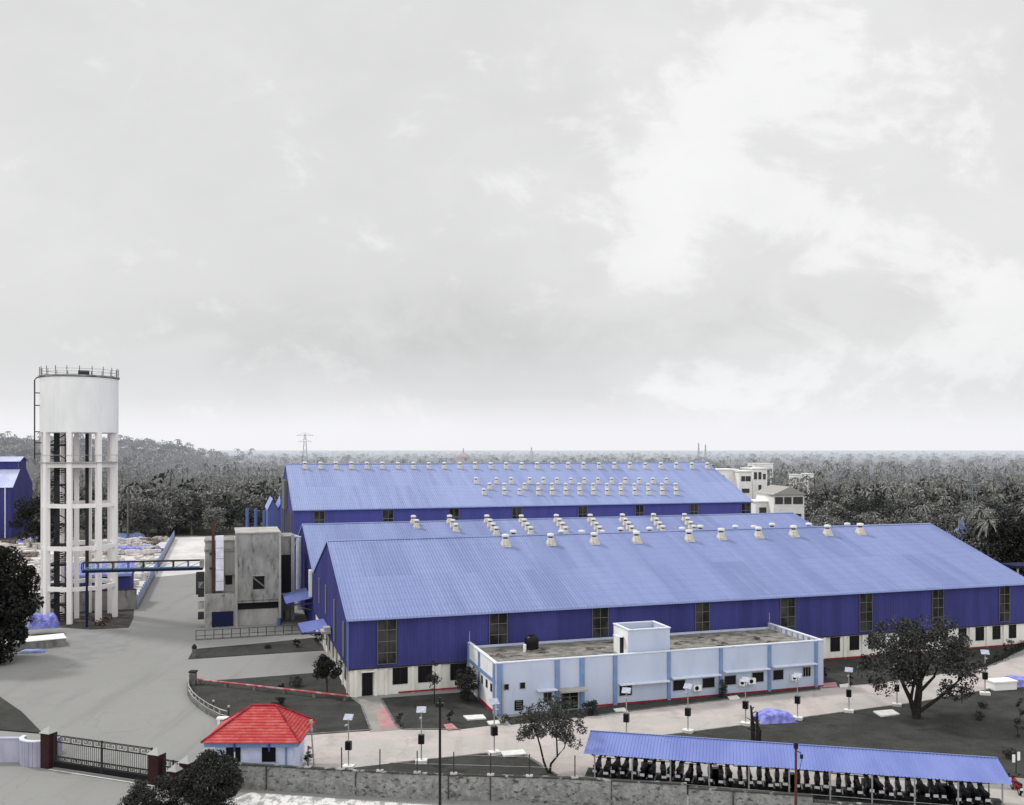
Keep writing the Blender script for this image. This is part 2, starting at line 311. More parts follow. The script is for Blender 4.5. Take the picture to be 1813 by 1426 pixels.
# kerbs, one run per edge
def kerb(pts, w=.18, h=.14, m='kerb', nm='kerb'):
    b = MB(); P = [Vector((x, y)) for x, y in pts]
    for a, c in zip(P, P[1:]):
        d = (c-a); L = d.length; d.normalize(); n = Vector((-d.y, d.x))*w/2
        q = [a-n, c-n, c+n, a+n]; b.prism([(p.x, p.y) for p in q], 0, h)
    o = b.build(nm, M[m]); o['kind'] = 'structure'; return o
kerb(gpx((1172, 1304), (1413, 1273), (1630, 1244), (1740, 1224), (1813, 1206), (1900, 1187)), h=.1)
kerb(gpx((540, 1302), (655, 1294)), h=.12); kerb(gpx((690, 1354), (868, 1335), (925, 1336), (985, 1374)), h=.12)
kerb(gpx((640, 1251), (656, 1293)), h=.1); kerb(gpx((675, 1239), (701, 1285), (714, 1292), (815, 1293)), h=.1)
kerb(gpx((1055, 1268), (1180, 1252), (1300, 1238), (1452, 1222)), h=.08)
# hill and the haze-covered plain
b = MB(); nx, ny = 60, 40
for j in range(ny+1):
    for i in range(nx+1):
        x = -900+760*i/nx; y = 450+950*j/ny
        b.v.append((x, y, 0))
def hill_h(x, y): return 27*math.exp(-(abs(x+440)/152)**6-((y-860)/260)**2)
b.v = [(x, y, hill_h(x, y)-.3) for x, y, z in b.v]
b.f = [(j*(nx+1)+i, j*(nx+1)+i+1, (j+1)*(nx+1)+i+1, (j+1)*(nx+1)+i) for j in range(ny) for i in range(nx)]
o = b.build('hill', M['g_base']); o['kind'] = 'structure'
# ------------------------------------------------------------------ sheds
def win_grid(parent, name, u0, u1, v, z0, z1, cols, rows, off, fm='frame', pm='glass', d=.06, t=.05):
    """a glazed opening: frame with glazing bars and a recessed pane as sub-part"""
    b = MB()
    b.box(u0, u1, v-d, v-d+.05, z0, z0+t).box(u0, u1, v-d, v-d+.05, z1-t, z1)
    b.box(u0, u0+t, v-d+.003, v-d+.053, z0+t, z1-t).box(u1-t, u1, v-d+.003, v-d+.053, z0+t, z1-t)
    for i in range(1, cols): x = u0+(u1-u0)*i/cols; b.box(x-t*.4, x+t*.4, v-d+.006, v-d+.05, z0+t, z1-t)
    for i in range(1, rows): z = z0+(z1-z0)*i/rows; b.box(u0+t, u1-t, v-d+.001, v-d+.047, z-t*.5, z+t*.5)
    f = b.build(name, M[fm], parent, off)
    MB().box(u0+.01, u1-.01, v-.03, v-.012, z0+.01, z1-.01).build('pane', M[pm], f, off)
    return f
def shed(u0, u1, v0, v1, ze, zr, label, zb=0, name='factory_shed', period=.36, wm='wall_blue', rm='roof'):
    t = thing(name, label, 'factory shed', L3(u0, v0), TH); off = (u0, v0, 0); vm = (v0+v1)/2
    MB().sheet(u0, u1, (v0, zb), (v0, ze), period, .028, flip=-1).build('front_wall', M[wm], t, off)
    rise = (zr-ze)/(vm-v0)
    def zt(v): return ze+(v-v0)*rise if v < vm else ze+(v1-v)*rise
    n = int((v1-v0)/.45); p = (v1-v0)/n
    for uu, s in ((u0, -1), (u1, 1)):
        g = MB(); st = []
        for i in range(n): st += [(v0+i*p, 0), (v0+i*p+p*.55, 0), (v0+i*p+p*.68, 1), (v0+i*p+p*.87, 1)]
        st.append((v1, 0)); vs = []
        for v, h in st: vs += [(uu+s*h*.028, v, zb), (uu+s*h*.028, v, zt(v)-.03)]
        g.add(vs, [(2*i, 2*i+2, 2*i+3, 2*i+1) for i in range(len(st)-1)])
        g.build('gable_wall', M[wm], t, off)
    MB().sheet(u0, u1, (v1, zb), (v1, ze), 1.0, .03).build('back_wall', M[wm], t, off)
    r = MB(); o_ = .35; e = .12
    r.sheet(u0-e, u1+e, (v0-o_, ze-o_*rise), (vm, zr), period, .032)
    r.sheet(u0-e, u1+e, (v1, ze), (vm, zr), period, .05, flip=-1)
    rf = r.build('roof', M[rm], t, off)
    c = MB(); c.add([(x, y, z) for x in (u0-e, u1+e) for y, z in ((vm-.35, zr-.35*rise+.07), (vm, zr+.09), (vm+.35, zr-.35*rise+.07))], [(0, 3, 4, 1), (1, 4, 5, 2)])
    c.build('ridge_cap', M['roof'], rf, off)
    for uu in (u0-e-.04, u1+e-.02):
        q = MB()
        for (va, za, vb, zb_) in ((v0-o_, ze-o_*rise, vm, zr), (vm, zr, v1, ze)):
            q.add([(x, y, z) for x in (uu, uu+.06) for y, z in ((va, za-.12), (vb, zb_-.12), (vb, zb_+.10), (va, za+.10))],
                  [(0, 1, 2, 3), (7, 6, 5, 4), (0, 4, 5, 1), (3, 2, 6, 7), (0, 3, 7, 4), (1, 5, 6, 2)])
        q.build('verge_trim', M['trim'], rf, off)
    gt = MB().box(u0-e, u1+e, v0-o_-.16, v0-o_-.01, ze-o_*rise-.14, ze-o_*rise-.01); gt.build('gutter', M['trim'], rf, off)
    return t, off
# near shed
ZA, ZRA, WA, LA = 8.0, 14.1, 35.9, 86.6
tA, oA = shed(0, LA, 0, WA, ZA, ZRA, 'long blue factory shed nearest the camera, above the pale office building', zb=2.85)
lw = MB()
lw.box(.25, LA-.25, .18, .5, 0, 2.95).box(.25, .55, .5, WA, 0, 2.95).box(LA-.55, LA-.25, .5, WA, 0, 2.95)
lw.build('plinth_wall', M['cream'], tA, oA)
MB().box(.1, LA-.1, .02, .2, 2.72, 2.84).build('lintel_band', M['steel_dark'], tA, oA)
for a, c in ((668, 702), (866, 898), (1048, 1077), (1230, 1256), (1381, 1407), (1521, 1544), (1650, 1670), (1768, 1787)):
    ua, uc = u_at(a, 0), u_at(c, 0)
    win_grid(tA, 'window', ua, uc, -.06, 3.15, 7.75, 2, 4, oA)
# lower windows and piers
lowwin = [(695, 722), (740, 765), (797, 826), (1470, 1487), (1504, 1521), (1537, 1553), (1592, 1606), (1626, 1640), (1665, 1678), (1697, 1711), (1727, 1742), (1757, 1771), (1786, 1799)]
for a, c in lowwin:
    ua, uc = u_at(a, .18), u_at(c, .18)
    f = win_grid(tA, 'window', ua, uc, .18, .95, 2.65, 2, 1, oA, fm='steel_dark', pm='dark', d=.05)
for p in (630, 665, 684, 731, 778, 1460, 1497, 1529, 1566, 1617, 1652, 1686, 1719, 1749, 1779):
    u = u_at(p, .0); MB().box(u-.16, u+.16, .0, .185, 0, 2.7).build('pier', M['cream'], tA, oA)
d = MB().box(u_at(641, .1), u_at(660, .1), .1, .17, .05, 2.45).build('door', M['dark'], tA, oA)
u0, u1 = u_at(638, .1), u_at(663, .1)
MB().box(u0, u1, -.3, .17, 2.47, 2.58).build('door_hood', M['cream'], tA, oA)
MB().box(u_at(706, -.2), 12.0, -.05, .0, .08, .24).build('red_plinth', M['red'], tA, oA)
MB().box(49, LA-.2, -.05, .0, .08, .24).build('red_plinth', M['red'], tA, oA)
# gable end details
for k in range(9):
    v = 1.8+k*3.6
    MB().box(.1, .26, v-.2, v+.2, 0, 2.8).build('pier', M['cream'], tA, oA)
    if k < 8: MB().box(.22, .3, v+.9, v+2.7, .9, 2.6).build('window', M['dark'], tA, oA)
for v, z0, z1 in ((2.6, 3.6, 7.2), (10.8, 3.6, 8.2), (19.6, 5.2, 8.6), (27.5, 5.2, 8.4)):
    MB().box(-.14, -.055, v-.45, v+.45, z0, z1).build('louvre_window', M['frame'], tA, oA)
MB().box(-.09, .1, -.09, .1, 2.8, 7.85).build('corner_trim', M['blue_steel'], tA, oA)
def canopy(t, off, v0, v1, zin, zout, out, m='park_roof'):
    b = MB(); n = int((v1-v0)/.3); p = (v1-v0)/n
    for i in range(n):
        v = v0+i*p
        for (a, c, h0, h1) in ((v, v+p*.6, 0, 0), (v+p*.6, v+p*.75, 0, .04), (v+p*.75, v+p, .04, 0)):
            b.quad((-.12, a, zin+h0), (-.12, c, zin+h1), (-out, c, zout+h1), (-out, a, zout+h0))
    o = b.build('canopy', M[m], t, off)
    MB().box(-out-.03, -out+.03, v0, v1, zout-.28, zout-.02).box(-out, -.12, v0, v0+.05, zout-.25, zout-.05).build('fascia', M['wall_blue'], o, off)
    for v in (v0+.3, v1-.3): MB().tube([(-out+.25, v, zout-.05), (-.2, v, zout-1.1)], .05).build('bracket', M['frame'], o, off)
canopy(tA, oA, 16.0, 22.0, 4.15, 3.75, 3.2)
MB().box(-1.2, -.2, 13.2, 15.4, 3.95, 4.2).box(-.9, -.2, 13.6, 14.8, 4.2, 4.6).build('ledge_box', M['conc_light'], tA, oA)
# middle shed
tB, oB = shed(0, 87.2, WA, 70.5, ZA+.05, 13.35, 'middle blue factory shed whose roof rises between the near and the tall shed', zb=0)
canopy(tB, (0, WA, 0), 37.0, 47.0, 4.4, 3.8, 3.6)
MB().box(-.5, -.1, 37.2, 38.2, 4.5, 8.2).build('white_pipe_box', M['white'], tB, oB)
MB().tube([(-.5, 55, .2), (-.5, 55, 11.2), (-2.0, 55, 11.5)], .45, 10).build('duct_pipe', M['duct'], tB, oB)
# tall shed behind
ZC, ZRC = 14.4, 22.0
tC, oC = shed(0, 91.5, 74.0, 111.0, ZC, ZRC, 'tall blue factory shed furthest back, its roof dotted with vents', zb=0, wm='wall_far', rm='roofC')
for a, c in ((555, 575), (677, 697), (794, 813), (906, 924), (1023, 1040), (1124, 1140), (1221, 1236), (1312, 1328)):
    win_grid(tC, 'window', u_at(a, 74), u_at(c, 74), 74-.06, 9.2, 14.0, 2, 3, oC, t=.1)
win_k = MB().box(-.7, -.08, 88, 94, 13.5, 19.0); win_k.build('louvre_box', M['frame'], tC, oC)
for v in (76.5, 79.5, 83.0, 87.0, 92, 97, 102):
    MB().box(-.22, -.06, v-.35, v+.35, 6, 13.5).build('louvre_window', M['frame'], tC, oC)
# ------------------------------------------------------------------ roof vents
def vent_proto():
    t = thing('roof_vent', 'x', 'roof vent')
    b = MB(); b.box(-.62, .62, -.62, .62, -.35, .0)
    b.add([(-.55, -.55, 0), (.55, -.55, 0), (.55, .55, 0), (-.55, .55, 0), (-.3, -.3, .75), (.3, -.3, .75), (.3, .3, .75), (-.3, .3, .75)],
          [(0, 1, 5, 4), (1, 2, 6, 5), (2, 3, 7, 6), (3, 0, 4, 7), (4, 5, 6, 7)])
    b.build('base', M['vent'], t)
    MB().lathe([(.3, .72), (.3, .98)], 12).build('neck', M['dark'], t)
    MB().lathe([(.50, .95), (.52, 1.06), (.47, 1.32), (.25, 1.36), (.02, 1.4)], 14).build('cap', M['cap'], t, smooth=True)
    return t
VP = vent_proto(); vused = [0]
def vent(u, v, z, label, group, s=1.0):
    s *= .88
    if not vused[0]:
        VP.location = L3(u, v, z+.15); VP.rotation_euler = (0, 0, TH); VP['label'] = label; VP['group'] = group; VP.scale = (s,)*3; vused[0] = 1
    else: dup(VP, L3(u, v, z+.15), TH+random.uniform(-.04, .04), label, scale=s*random.uniform(.96, 1.04), group=group)
for i, (px, py) in enumerate(((895, 966), (975, 964), (1052, 962), (1127, 960), (1220, 957), (1277, 954), (1343, 951), (1405, 949), (1465, 947), (1523, 945))):
    u, v, z = on_slope(px, py, 0, ZA, WA/2, ZRA)
    vent(u, v, z, ordn(i)+' vent from the left in the front row on the near shed roof', 'vents in front of the near shed ridge', 1.05)
for i, px in enumerate((909, 994, 1030, 1099, 1150, 1208, 1240, 1302, 1335, 1367, 1432, 1500)):
    v = WA/2+2.2+(i % 3)*.5; vent(u_at(px, v), v, ZRA-.34*(v-WA/2)-.1, ordn(i)+' vent from the left peeping over the near shed ridge', 'vents behind the near shed ridge')
rise = (13.35-ZA)/(17.3)
for ci, (x0, n) in enumerate(((732, 2), (796, 3), (862, 4), (923, 4), (985, 4), (1045, 5), (1102, 5), (1157, 4), (1212, 4))):
    for k in range(n):
        u, v, z = on_slope(x0+5.6*k, 927+7.2*k-ci*.6, WA, ZA+.05, WA+17.3, 13.35)
        vent(u, v, z, 'vent %s from the top in the %s slanting file on the middle roof' % (ordn(k), ordn(ci)), 'vents in slanting files on the middle shed roof', .95)
for i in range(27):
    px = 540+27.4*i
    u, v, z = on_slope(px, 829.5, 74, ZC, 92.5, ZRC)
    vent(u, min(v, 91.6), ZC+(min(v, 91.6)-74)*(ZRC-ZC)/18.5, ordn(i)+' vent from the left along the tall shed ridge', 'vents along the tall shed ridge', .95)
for r_, (y, xs) in enumerate(((856, [843, 879, 905]+[938+24.2*i for i in range(11)]), (866, [867, 893]+[929+24.3*i for i in range(12)]), (876, [857, 893, 920]+[953+24.4*i for i in range(11)]))):
    for i, px in enumerate(xs):
        u, v, z = on_slope(px, y, 74, ZC, 92.5, ZRC)
        vent(u, v, z, '%s vent from the left in the %s row of the tall shed roof' % (ordn(i), ('upper', 'middle', 'lower')[r_]), 'vents in three rows on the tall shed roof', .86)
# ------------------------------------------------------------------ pale blue office building
uo0, uo1, vo0, vo1, ZO = 12.4, 48.3, -10.4, -.35, 4.85
offO = (uo0, vo0, 0)
tO = thing('office_building', 'long low pale blue office block with flat stained roof in front of the near shed', 'office building', L3(uo0, vo0), TH)
b = MB(); w = .25
b.box(uo0, uo1, vo0, vo0+w, 0, ZO).box(uo1-w, uo1, vo0+w, vo1, 0, ZO).box(uo0+w, uo1-w, vo1-w, vo1, 0, ZO-.35)
b.build('wall', M['office'], tO, offO)
MB().box(uo0, uo0+w, vo0+w, vo1, 0, ZO).build('lit_side_wall', M['white'], tO, offO)  # whiter material on the left face: its sunlit brightness put into colour
MB().box(uo0+w, uo1-w, vo0+w, vo1-w, 4.1, 4.3).build('roof', M['flat_roof'], tO, offO)
MB().box(uo0-.06, uo1+.06, vo0-.06, vo0+w+.04, ZO, ZO+.1).box(uo0-.06, uo0+w+.04, vo0+w+.04, vo1, ZO, ZO+.1).box(uo1-w-.04, uo1+.06, vo0+w+.04, vo1, ZO, ZO+.1).build('coping', M['coping'], tO, offO)
pil = [(881, 890), (983, 991), (1027, 1035), (1086, 1093), (1182, 1187.5), (1274, 1279.5), (1360, 1365.5), (1443, 1448)]
for a, c in pil:
    ua, uc = u_at(a, vo0-.1), u_at(c, vo0-.1); MB().box(ua, uc, vo0-.14, vo0, 0, ZO).build('pilaster', M['office_trim'], tO, offO)
# left face: band and pilasters
MB().box(uo0-.1, uo0, vo0-.1, vo1, 3.0, 3.3).box(uo0-.1, uo0, vo0-.1, vo1, 3.3, 3.33).build('blue_band', M['office_trim'], tO, offO)
for v in (vo0+.3, vo0+5.6, vo1-.3): MB().box(uo0-.12, uo0, v-.22, v+.22, 0, ZO).build('pilaster', M['office_trim'], tO, offO)
for v in (vo0+1.3, vo0+2.9, vo0+4.6): MB().box(uo0-.04, uo0+.02, v-.28, v+.28, 1.95, 2.7).build('window', M['dark'], tO, offO)
MB().box(uo0-.1, uo0-.02, vo0-.05, vo1-4, .02, .35).build('red_plinth', M['red'], tO, offO)
MB().box(u_at(1052, vo0), uo1, vo0-.05, vo0-.0, .02, .19).build('red_plinth', M['red'], tO, offO)
def zpx(py, px, v):  # height of a point on the plane v
    x, y = W(u_at(px, v), v); return z_at(py, y)
def wrect(x0, y0, x1, y1, v):
    return u_at(x0, v), u_at(x1, v), zpx(y1, (x0+x1)/2, v), zpx(y0, (x0+x1)/2, v)
for (x0, y0, x1, y1, cols) in ((892, 1211, 901, 1222, 1), (920, 1208, 930, 1220, 1), (962, 1226, 977, 1244, 2), (1191, 1204, 1213, 1223, 1), (1243, 1200, 1265, 1218, 1), (1282, 1196, 1303, 1213, 1), (1331, 1190, 1352, 1208, 1), (1368, 1186, 1387, 1204, 1), (1421, 1181, 1435, 1198, 3), (1096, 1213, 1119, 1232, 2)):
    ua, uc, za, zc = wrect(x0, y0, x1, y1, vo0)
    win_grid(tO, 'window', ua, uc, vo0, za, zc, cols, 1, offO, fm='conc_light', pm='dark', d=.07, t=.035)
ua, uc, za, zc = wrect(911, 1240, 926, 1258, vo0)
MB().box(ua, uc, vo0-.05, vo0-.0, za, zc).build('notice_board', M['dark'], tO, offO)
for k in range(4): MB().box(ua+.15, uc-.15, vo0-.06, vo0-.051, za+.15+k*.22, za+.22+k*.22).build('notice_line', M['frame'], tO, offO)
ua, uc, za, zc = wrect(994, 1225, 1023, 1259, vo0)
dr = MB().box(ua, uc, vo0-.04, vo0-.0, .05, zc).build('door', M['dark'], tO, offO)
MB().box((ua+uc)/2-.03, (ua+uc)/2+.03, vo0-.06, vo0-.041, .05, zc).box(ua, uc, vo0-.06, vo0-.041, zc-.5, zc-.45).build('door_frame', M['frame'], dr, offO)
ua, uc, za, zc = wrect(986, 1217, 1032, 1222, vo0)
MB().box(ua, uc, vo0-1.3, vo0-.0, zc-.18, zc).build('porch_slab', M['conc_light'], tO, offO)
for (x0, x1, y) in ((950, 984, 1221), (1095, 1182, 1208), (1188, 1273, 1197), (1280, 1359, 1186), (1366, 1442, 1177)):
    ua, uc = u_at(x0, vo0), u_at(x1, vo0); z = zpx(y, (x0+x1)/2, vo0)
    MB().box(ua, uc, vo0-.6, vo0-.0, z-.05, z+.06).build('sunshade', M['coping'], tO, offO)
for (x, y) in ((1232, 1217), (1312, 1207), (1328, 1205), (1404, 1198)):
    u = u_at(x, vo0); z = zpx(y, x, vo0)
    a = MB().box(u-.42, u+.42, vo0-.42, vo0-.05, z-.3, z+.3).build('air_conditioner', M['white'], tO, offO)
    q = MB(); q.lathe([(.22, 0), (.22, .01)], 14)
    q.v = [(x_, -z_, y_) for x_, y_, z_ in q.v]; q.v = [(x_+u-.1, y_+vo0-.425, z_+z) for x_, y_, z_ in q.v]
    q.build('fan_grille', M['dark'], a, offO)
MB().tube([(u_at(889, vo0), vo0-.2, 0), (u_at(889, vo0), vo0-.2, 3.3)], .05).build('downpipe', M['conc_light'], tO, offO)
# stair head on the roof
ub0, ub1 = u_at(1113, vo0+.6), u_at(1186, vo0+.6); vb0, vb1 = vo0+.6, vo0+4.3; zt = 7.05
sh = MB().box(ub0, ub1, vb0, vb0+.2, 4.3, zt).box(ub1-.2, ub1, vb0+.2, vb1, 4.3, zt).box(ub0+.2, ub1-.2, vb1-.2, vb1, 4.3, zt).build('stair_head', M['office'], tO, offO)
MB().box(ub0, ub0+.2, vb0+.2, vb1, 4.3, zt).build('lit_side_wall', M['white'], sh, offO)  # left face of the stair head whitened too, sunlight put into its colour
MB().box(ub0+.2, ub1-.2, vb0+.2, vb1-.2, 6.4, 6.5).build('stair_roof', M['conc'], sh, offO)
MB().box(ub0-.08, ub1+.08, vb0-.08, vb0+.24, zt, zt+.1).box(ub0-.08, ub0+.24, vb0+.24, vb1+.05, zt, zt+.1).box(ub1-.24, ub1+.08, vb0+.24, vb1+.05, zt, zt+.1).box(ub0+.24, ub1-.24, vb1-.22, vb1+.05, zt, zt+.1).build('coping', M['coping'], sh, offO)
MB().box(ub0-.02, ub0+.01, vb0+1.2, vb0+2.1, 4.35, 6.2).build('door', M['dark'], sh, offO)
MB().box(ub0-.7, ub0-.09, vb0+1.0, vb0+2.3, 6.2, 6.28).build('door_hood', M['coping'], sh, offO)
# right parapet posts, aerials
for k in range(9):
    v = vo0+1+k*1.05; MB().box(uo1-w-.1, uo1-w-.02, v, v+.25, 4.3, ZO+.04).build('parapet_rib', M['conc_light'], tO, offO)
MB().tube([(uo1-.2, vo1-.2, ZO), (uo1-.2, vo1-.2, ZO+1.3)], .04).build('aerial', M['galv'], tO, offO)
MB().tube([(uo0+.1, vo1-.2, ZO), (uo0+.1, vo1-.2, ZO+1.2)], .04).build('aerial', M['galv'], tO, offO)
for k in range(7):
    uu, vv = uo0+2+k*4.9, vo0+3+random.random()*5
    tag(MB().box(-.35, .35, -.2, .2, 0, .12).box(-.2, .1, -.1, .25, .12, .2).build('roof_debris', M['scrapB']), ORD[k]+' dark scrap from the left lying on the flat office roof', 'debris', 'dark scraps on the office roof').location = L3(uu, vv, 4.31)
tk = thing('water_tank', 'black ribbed plastic water tank standing on the office roof', 'water tank', L3(u_at(941, -3.2), -3.2, 4.3), TH)
MB().lathe([(.75, .15), (.78, .3), (.72, .42), (.78, .55), (.72, .7), (.78, .85), (.72, 1.0), (.75, 1.15), (.4, 1.45), (.25, 1.5)], 20).build('tank_body', M['dark'], tk, smooth=True)
MB().lathe([(.28, 1.5), (.28, 1.62)], 14).build('lid', M['seat'], tk)
MB().box(-.8, .8, -.8, .8, 0, .15).build('stand', M['scrapB'], tk)
tag(MB().lathe([(.16, 0), (.16, .75)], 10).build('white_canister', M['white']), 'small white upright canister beside the black roof tank', 'canister').location = L3(u_at(929, -3.8), -3.8, 4.3)
# ------------------------------------------------------------------ concrete plant building
tK = thing('concrete_building', 'weathered grey concrete process block with tall duct beside the sheds', 'concrete building', L3(-14.3, 42.6), TH); oK = (-14.3, 42.6, 0)
um0, um1 = u_at(418, 42.6), u_at(496, 42.6)
MB().box(um0, um1, 42.6, 52, 3.6, 13.0).build('tower_wall', M['conc'], tK, oK)
MB().box(um0-.12, um0+.2, 42.45, 42.75, 0, 13.1).build('corner_column', M['conc_light'], tK, oK)
MB().box(um1-.2, um1+.12, 42.45, 42.75, 0, 13.1).build('corner_column', M['conc_light'], tK, oK)
MB().box(um0-.1, um1+.1, 42.5, 52.1, 13.0, 13.18).build('roof_slab', M['conc_light'], tK, oK)
MB().box(um0+.2, um1-.2, 43.2, 52, 0, 3.6).build('ground_storey', M['conc_light'], tK, oK)
MB().box(um0+.2, um1-.2, 43.1, 43.19, 2.3, 3.2).build('dark_recess', M['dark'], tK, oK)
MB().box(um0+.2, um1-.2, 42.7, 43.2, 3.25, 3.55).build('floor_beam', M['conc'], tK, oK)
ua, uc, za, zc = wrect(448, 1020, 468, 1043, 42.6)
wq = MB().box(ua, uc, 42.53, 42.59, za, zc).build('window', M['dark'], tK, oK)
MB().add([(ua, 42.51, zc-.3), (uc, 42.51, za+.2), (uc, 42.51, za+.45), (ua, 42.51, zc-.05)], [(0, 1, 2, 3)]).build('stair_stringer', M['frame'], wq, oK)
MB().box(ua-.1, uc+.1, 42.4, 42.6, zc, zc+.12).build('lintel', M['conc_light'], tK, oK)
# left wing
MB().box(-14.3, um0-.12, 45.2, 52, 4.6, 11.8).build('wing_wall', M['conc_light'], tK, oK)
MB().box(-14.4, um0-.12, 45.0, 52.1, 10.4, 10.7).box(-14.4, um0-.12, 45.0, 52.1, 11.8, 12.0).build('wing_band', M['conc'], tK, oK)
MB().box(-14.3, um0-.12, 42.6, 52, 0, 4.6).build('wing_base', M['conc'], tK, oK)
ua, uc, za, zc = wrect(375, 1083, 413, 1115, 42.6)
MB().box(ua, uc, 42.5, 42.59, .15, zc).build('roller_shutter', M['navy'], tK, oK)
ua, uc, za, zc = wrect(399, 1018, 411, 1035, 45.2)
MB().box(ua, uc, 45.12, 45.19, za, zc).build('window', M['dark'], tK, oK)
MB().box(ua-.2, uc+.3, 44.7, 45.19, zc, zc+.14).build('sunshade', M['conc'], tK, oK)
ua, uc = u_at(382, 44), u_at(396, 44)
MB().box(ua, uc, 43.7, 44.6, 5.0, 12.7).build('duct', M['duct'], tK, oK)
for z in (6.3, 7.9, 9.5, 11.0): MB().box(ua-.03, uc+.03, 43.67, 44.63, z, z+.06).build('duct_flange', M['galv'], tK, oK)
ua = u_at(377.5, 44)
MB().tube([(ua, 44.2, 4.7), (ua, 44.2, 14.7)], .21, 10).build('exhaust_pipe', M['rust'], tK, oK)
for z in (8.0, 10.0): MB().box(ua-.5, ua+.4, 44.1, 45.2, z, z+.15).build('bracket', M['steel_dark'], tK, oK)
# right wing and pipes
MB().box(um1+.12, u_at(522, 45), 46, 52, 0, 12.2).build('right_wing', M['conc'], tK, oK)
MB().box(u_at(516, 45), u_at(522, 45), 45.7, 46, 0, 12.5).build('corner_column', M['conc_light'], tK, oK)
MB().box(um1+.15, u_at(516, 45), 45.9, 45.99, 4, 9.5).build('dark_recess', M['dark'], tK, oK)
for k, z in enumerate((1.2, 2.6, 4.2, 5.4)):
    MB().box(-15.2, -14.4, 43.0+k*.4, 44.2+k*.4, z, z+.9).build('wall_box', M['conc_light' if k % 2 else 'steel_dark'], tK, oK)
MB().box(-15.5, -14.4, 44.2, 46.8, 4.5, 7.4).build('louvre_box', M['steel_dark'], tK, oK)
MB().box(-15.0, -14.4, 44.0, 46.0, 8.3, 9.3).build('wall_box', M['conc'], tK, oK)
tag(MB().tube([(0, 0, 0), (0, 0, 1.0)], .3, 10).build('drum', M['blue_steel'], None), 'blue drum standing at the foot of the concrete building', 'drum').location = L3(um1-.2, 42.0)
# railing in front
def railing(name, pts, h, step, mt, label, cat='railing', rails=(1.0,), r=.035, base=None):
    P = [Vector((x, y, 0)) for x, y in pts]; o0 = P[0].copy()
    t = thing(name, label, cat, tuple(o0))
    rb = MB()
    for z in rails: rb.tube([tuple(p-o0+Vector((0, 0, h*z))) for p in P], r, 4)
    rb.build('rail', M[mt], t)
    for a, c in zip(P, P[1:]):
        n = max(1, int((c-a).length/step))
        for k in range(n):
            p = a+(c-a)*k/n-o0; MB().tube([tuple(p), (p.x, p.y, h)], r*1.3, 4).build('post', M[mt], t)
    if base:
        bb = MB()
        for a, c in zip(P, P[1:]):
            d = (c-a).normalized(); n_ = Vector((-d.y, d.x, 0))*.12
            bb.prism([tuple((q-o0).xy) for q in (a-n_, c-n_, c+n_, a+n_)], 0, base)
        bb.build('base_kerb', M['kerb'], t)
    return t
railing('railing', gpx((347, 1134), (532, 1123)), 1.25, 1.1, 'steel_dark', 'black steel railing on a kerb in front of the concrete building', rails=(.45, 1.0), base=.15)
railing('railing', gpx((70, 1095), (48, 1083), (58, 1072), (90, 1065)), 1.1, 1.4, 'galv', 'pale low railing curving round the left foot of the water tower', rails=(.5, 1.0))
# stacks and small blue sheds behind the concrete building
for i, (px, hh) in enumerate(((438, 10.6), (453, 10.6), (468, 10.2))):
    u = u_at(px, 90)
    t = tag(MB().tube([(0, 0, 0), (0, 0, hh+3)], .32, 10).box(-.5, .5, -.5, .5, 0, .4).build('flue_stack', M['blue_steel']), '%s slim blue-grey flue stack from the left behind the concrete building' % ORD[i], 'flue stack', 'blue-grey flue stacks'); t.location = L3(u, 90)
t = thing('sawtooth_shed', 'small blue shed with pointed roof bays left of the tall shed', 'shed', L3(u_at(474, 112), 112), TH)
for k in range(2):
    x = k*2.1
    MB().add([(x, 0, 0), (x+2.1, 0, 0), (x+2.1, 0, 12), (x+1.05, 0, 14.2), (x, 0, 12), (x, 12, 0), (x+2.1, 12, 0), (x+2.1, 12, 12), (x+1.05, 12, 14.2), (x, 12, 12)],
             [(0, 1, 2, 3, 4), (5, 9, 8, 7, 6), (0, 5, 6, 1), (0, 4, 9, 5), (1, 6, 7, 2)]).build('wall', M['blue_steel'], t)
    MB().add([(x-.1, -.3, 11.95), (x+1.05, -.3, 14.35), (x+2.2, -.3, 11.95), (x-.1, 12, 11.95), (x+1.05, 12, 14.35), (x+2.2, 12, 11.95)], [(0, 1, 4, 3), (1, 2, 5, 4)]).build('roof', M['trim'], t)
t = thing('process_tank', 'pale blue horizontal tank on a frame behind the concrete building roof', 'tank', L3(u_at(462, 80), 80), TH)
MB().tube([(-1.4, 0, 9.3), (2.6, 0, 9.3)], 1.1, 12).build('tank_body', M['trim'], t); MB().box(-1.4, 2.6, -.8, .8, 0, 8.2).build('frame', M['conc'], t)
# pipe bridge
pa, pb = G(158, 1100), W(-15.0, 47)
x0, y0 = -60.0, 131.0; x1, y1 = W(-14.6, 46.5)
t = thing('pipe_bridge', 'teal and black lattice pipe bridge from the water tower to the concrete building', 'pipe bridge', (x0, y0, 0), math.atan2(y1-y0, x1-x0))
L = math.hypot(x1-x0, y1-y0); zb = 7.7
MB().box(0, L, -.5, -.4, zb, zb+.35).box(0, L, .4, .5, zb, zb+.35).build('bottom_chord', M['navy'], t)
MB().box(0, L, -.39, .39, zb+.36, zb+.5).build('pipes', M['teal'], t)
MB().box(0, L, -.5, -.4, zb+1.3, zb+1.45).box(0, L, .4, .5, zb+1.3, zb+1.45).build('top_chord', M['steel_dark'], t)
n = 8
for k in range(n+1):
    x = L*k/n; MB().box(x-.07, x+.07, -.5, -.4, zb+.35, zb+1.3).box(x-.07, x+.07, .4, .5, zb+.35, zb+1.3).build('upright', M['blue_steel' if k % 2 else 'steel_dark'], t)
    if k < n: MB().tube([(x, -.45, zb+.4), (x+L/n, -.45, zb+1.3)], .04, 4).build('brace', M['trim'], t)
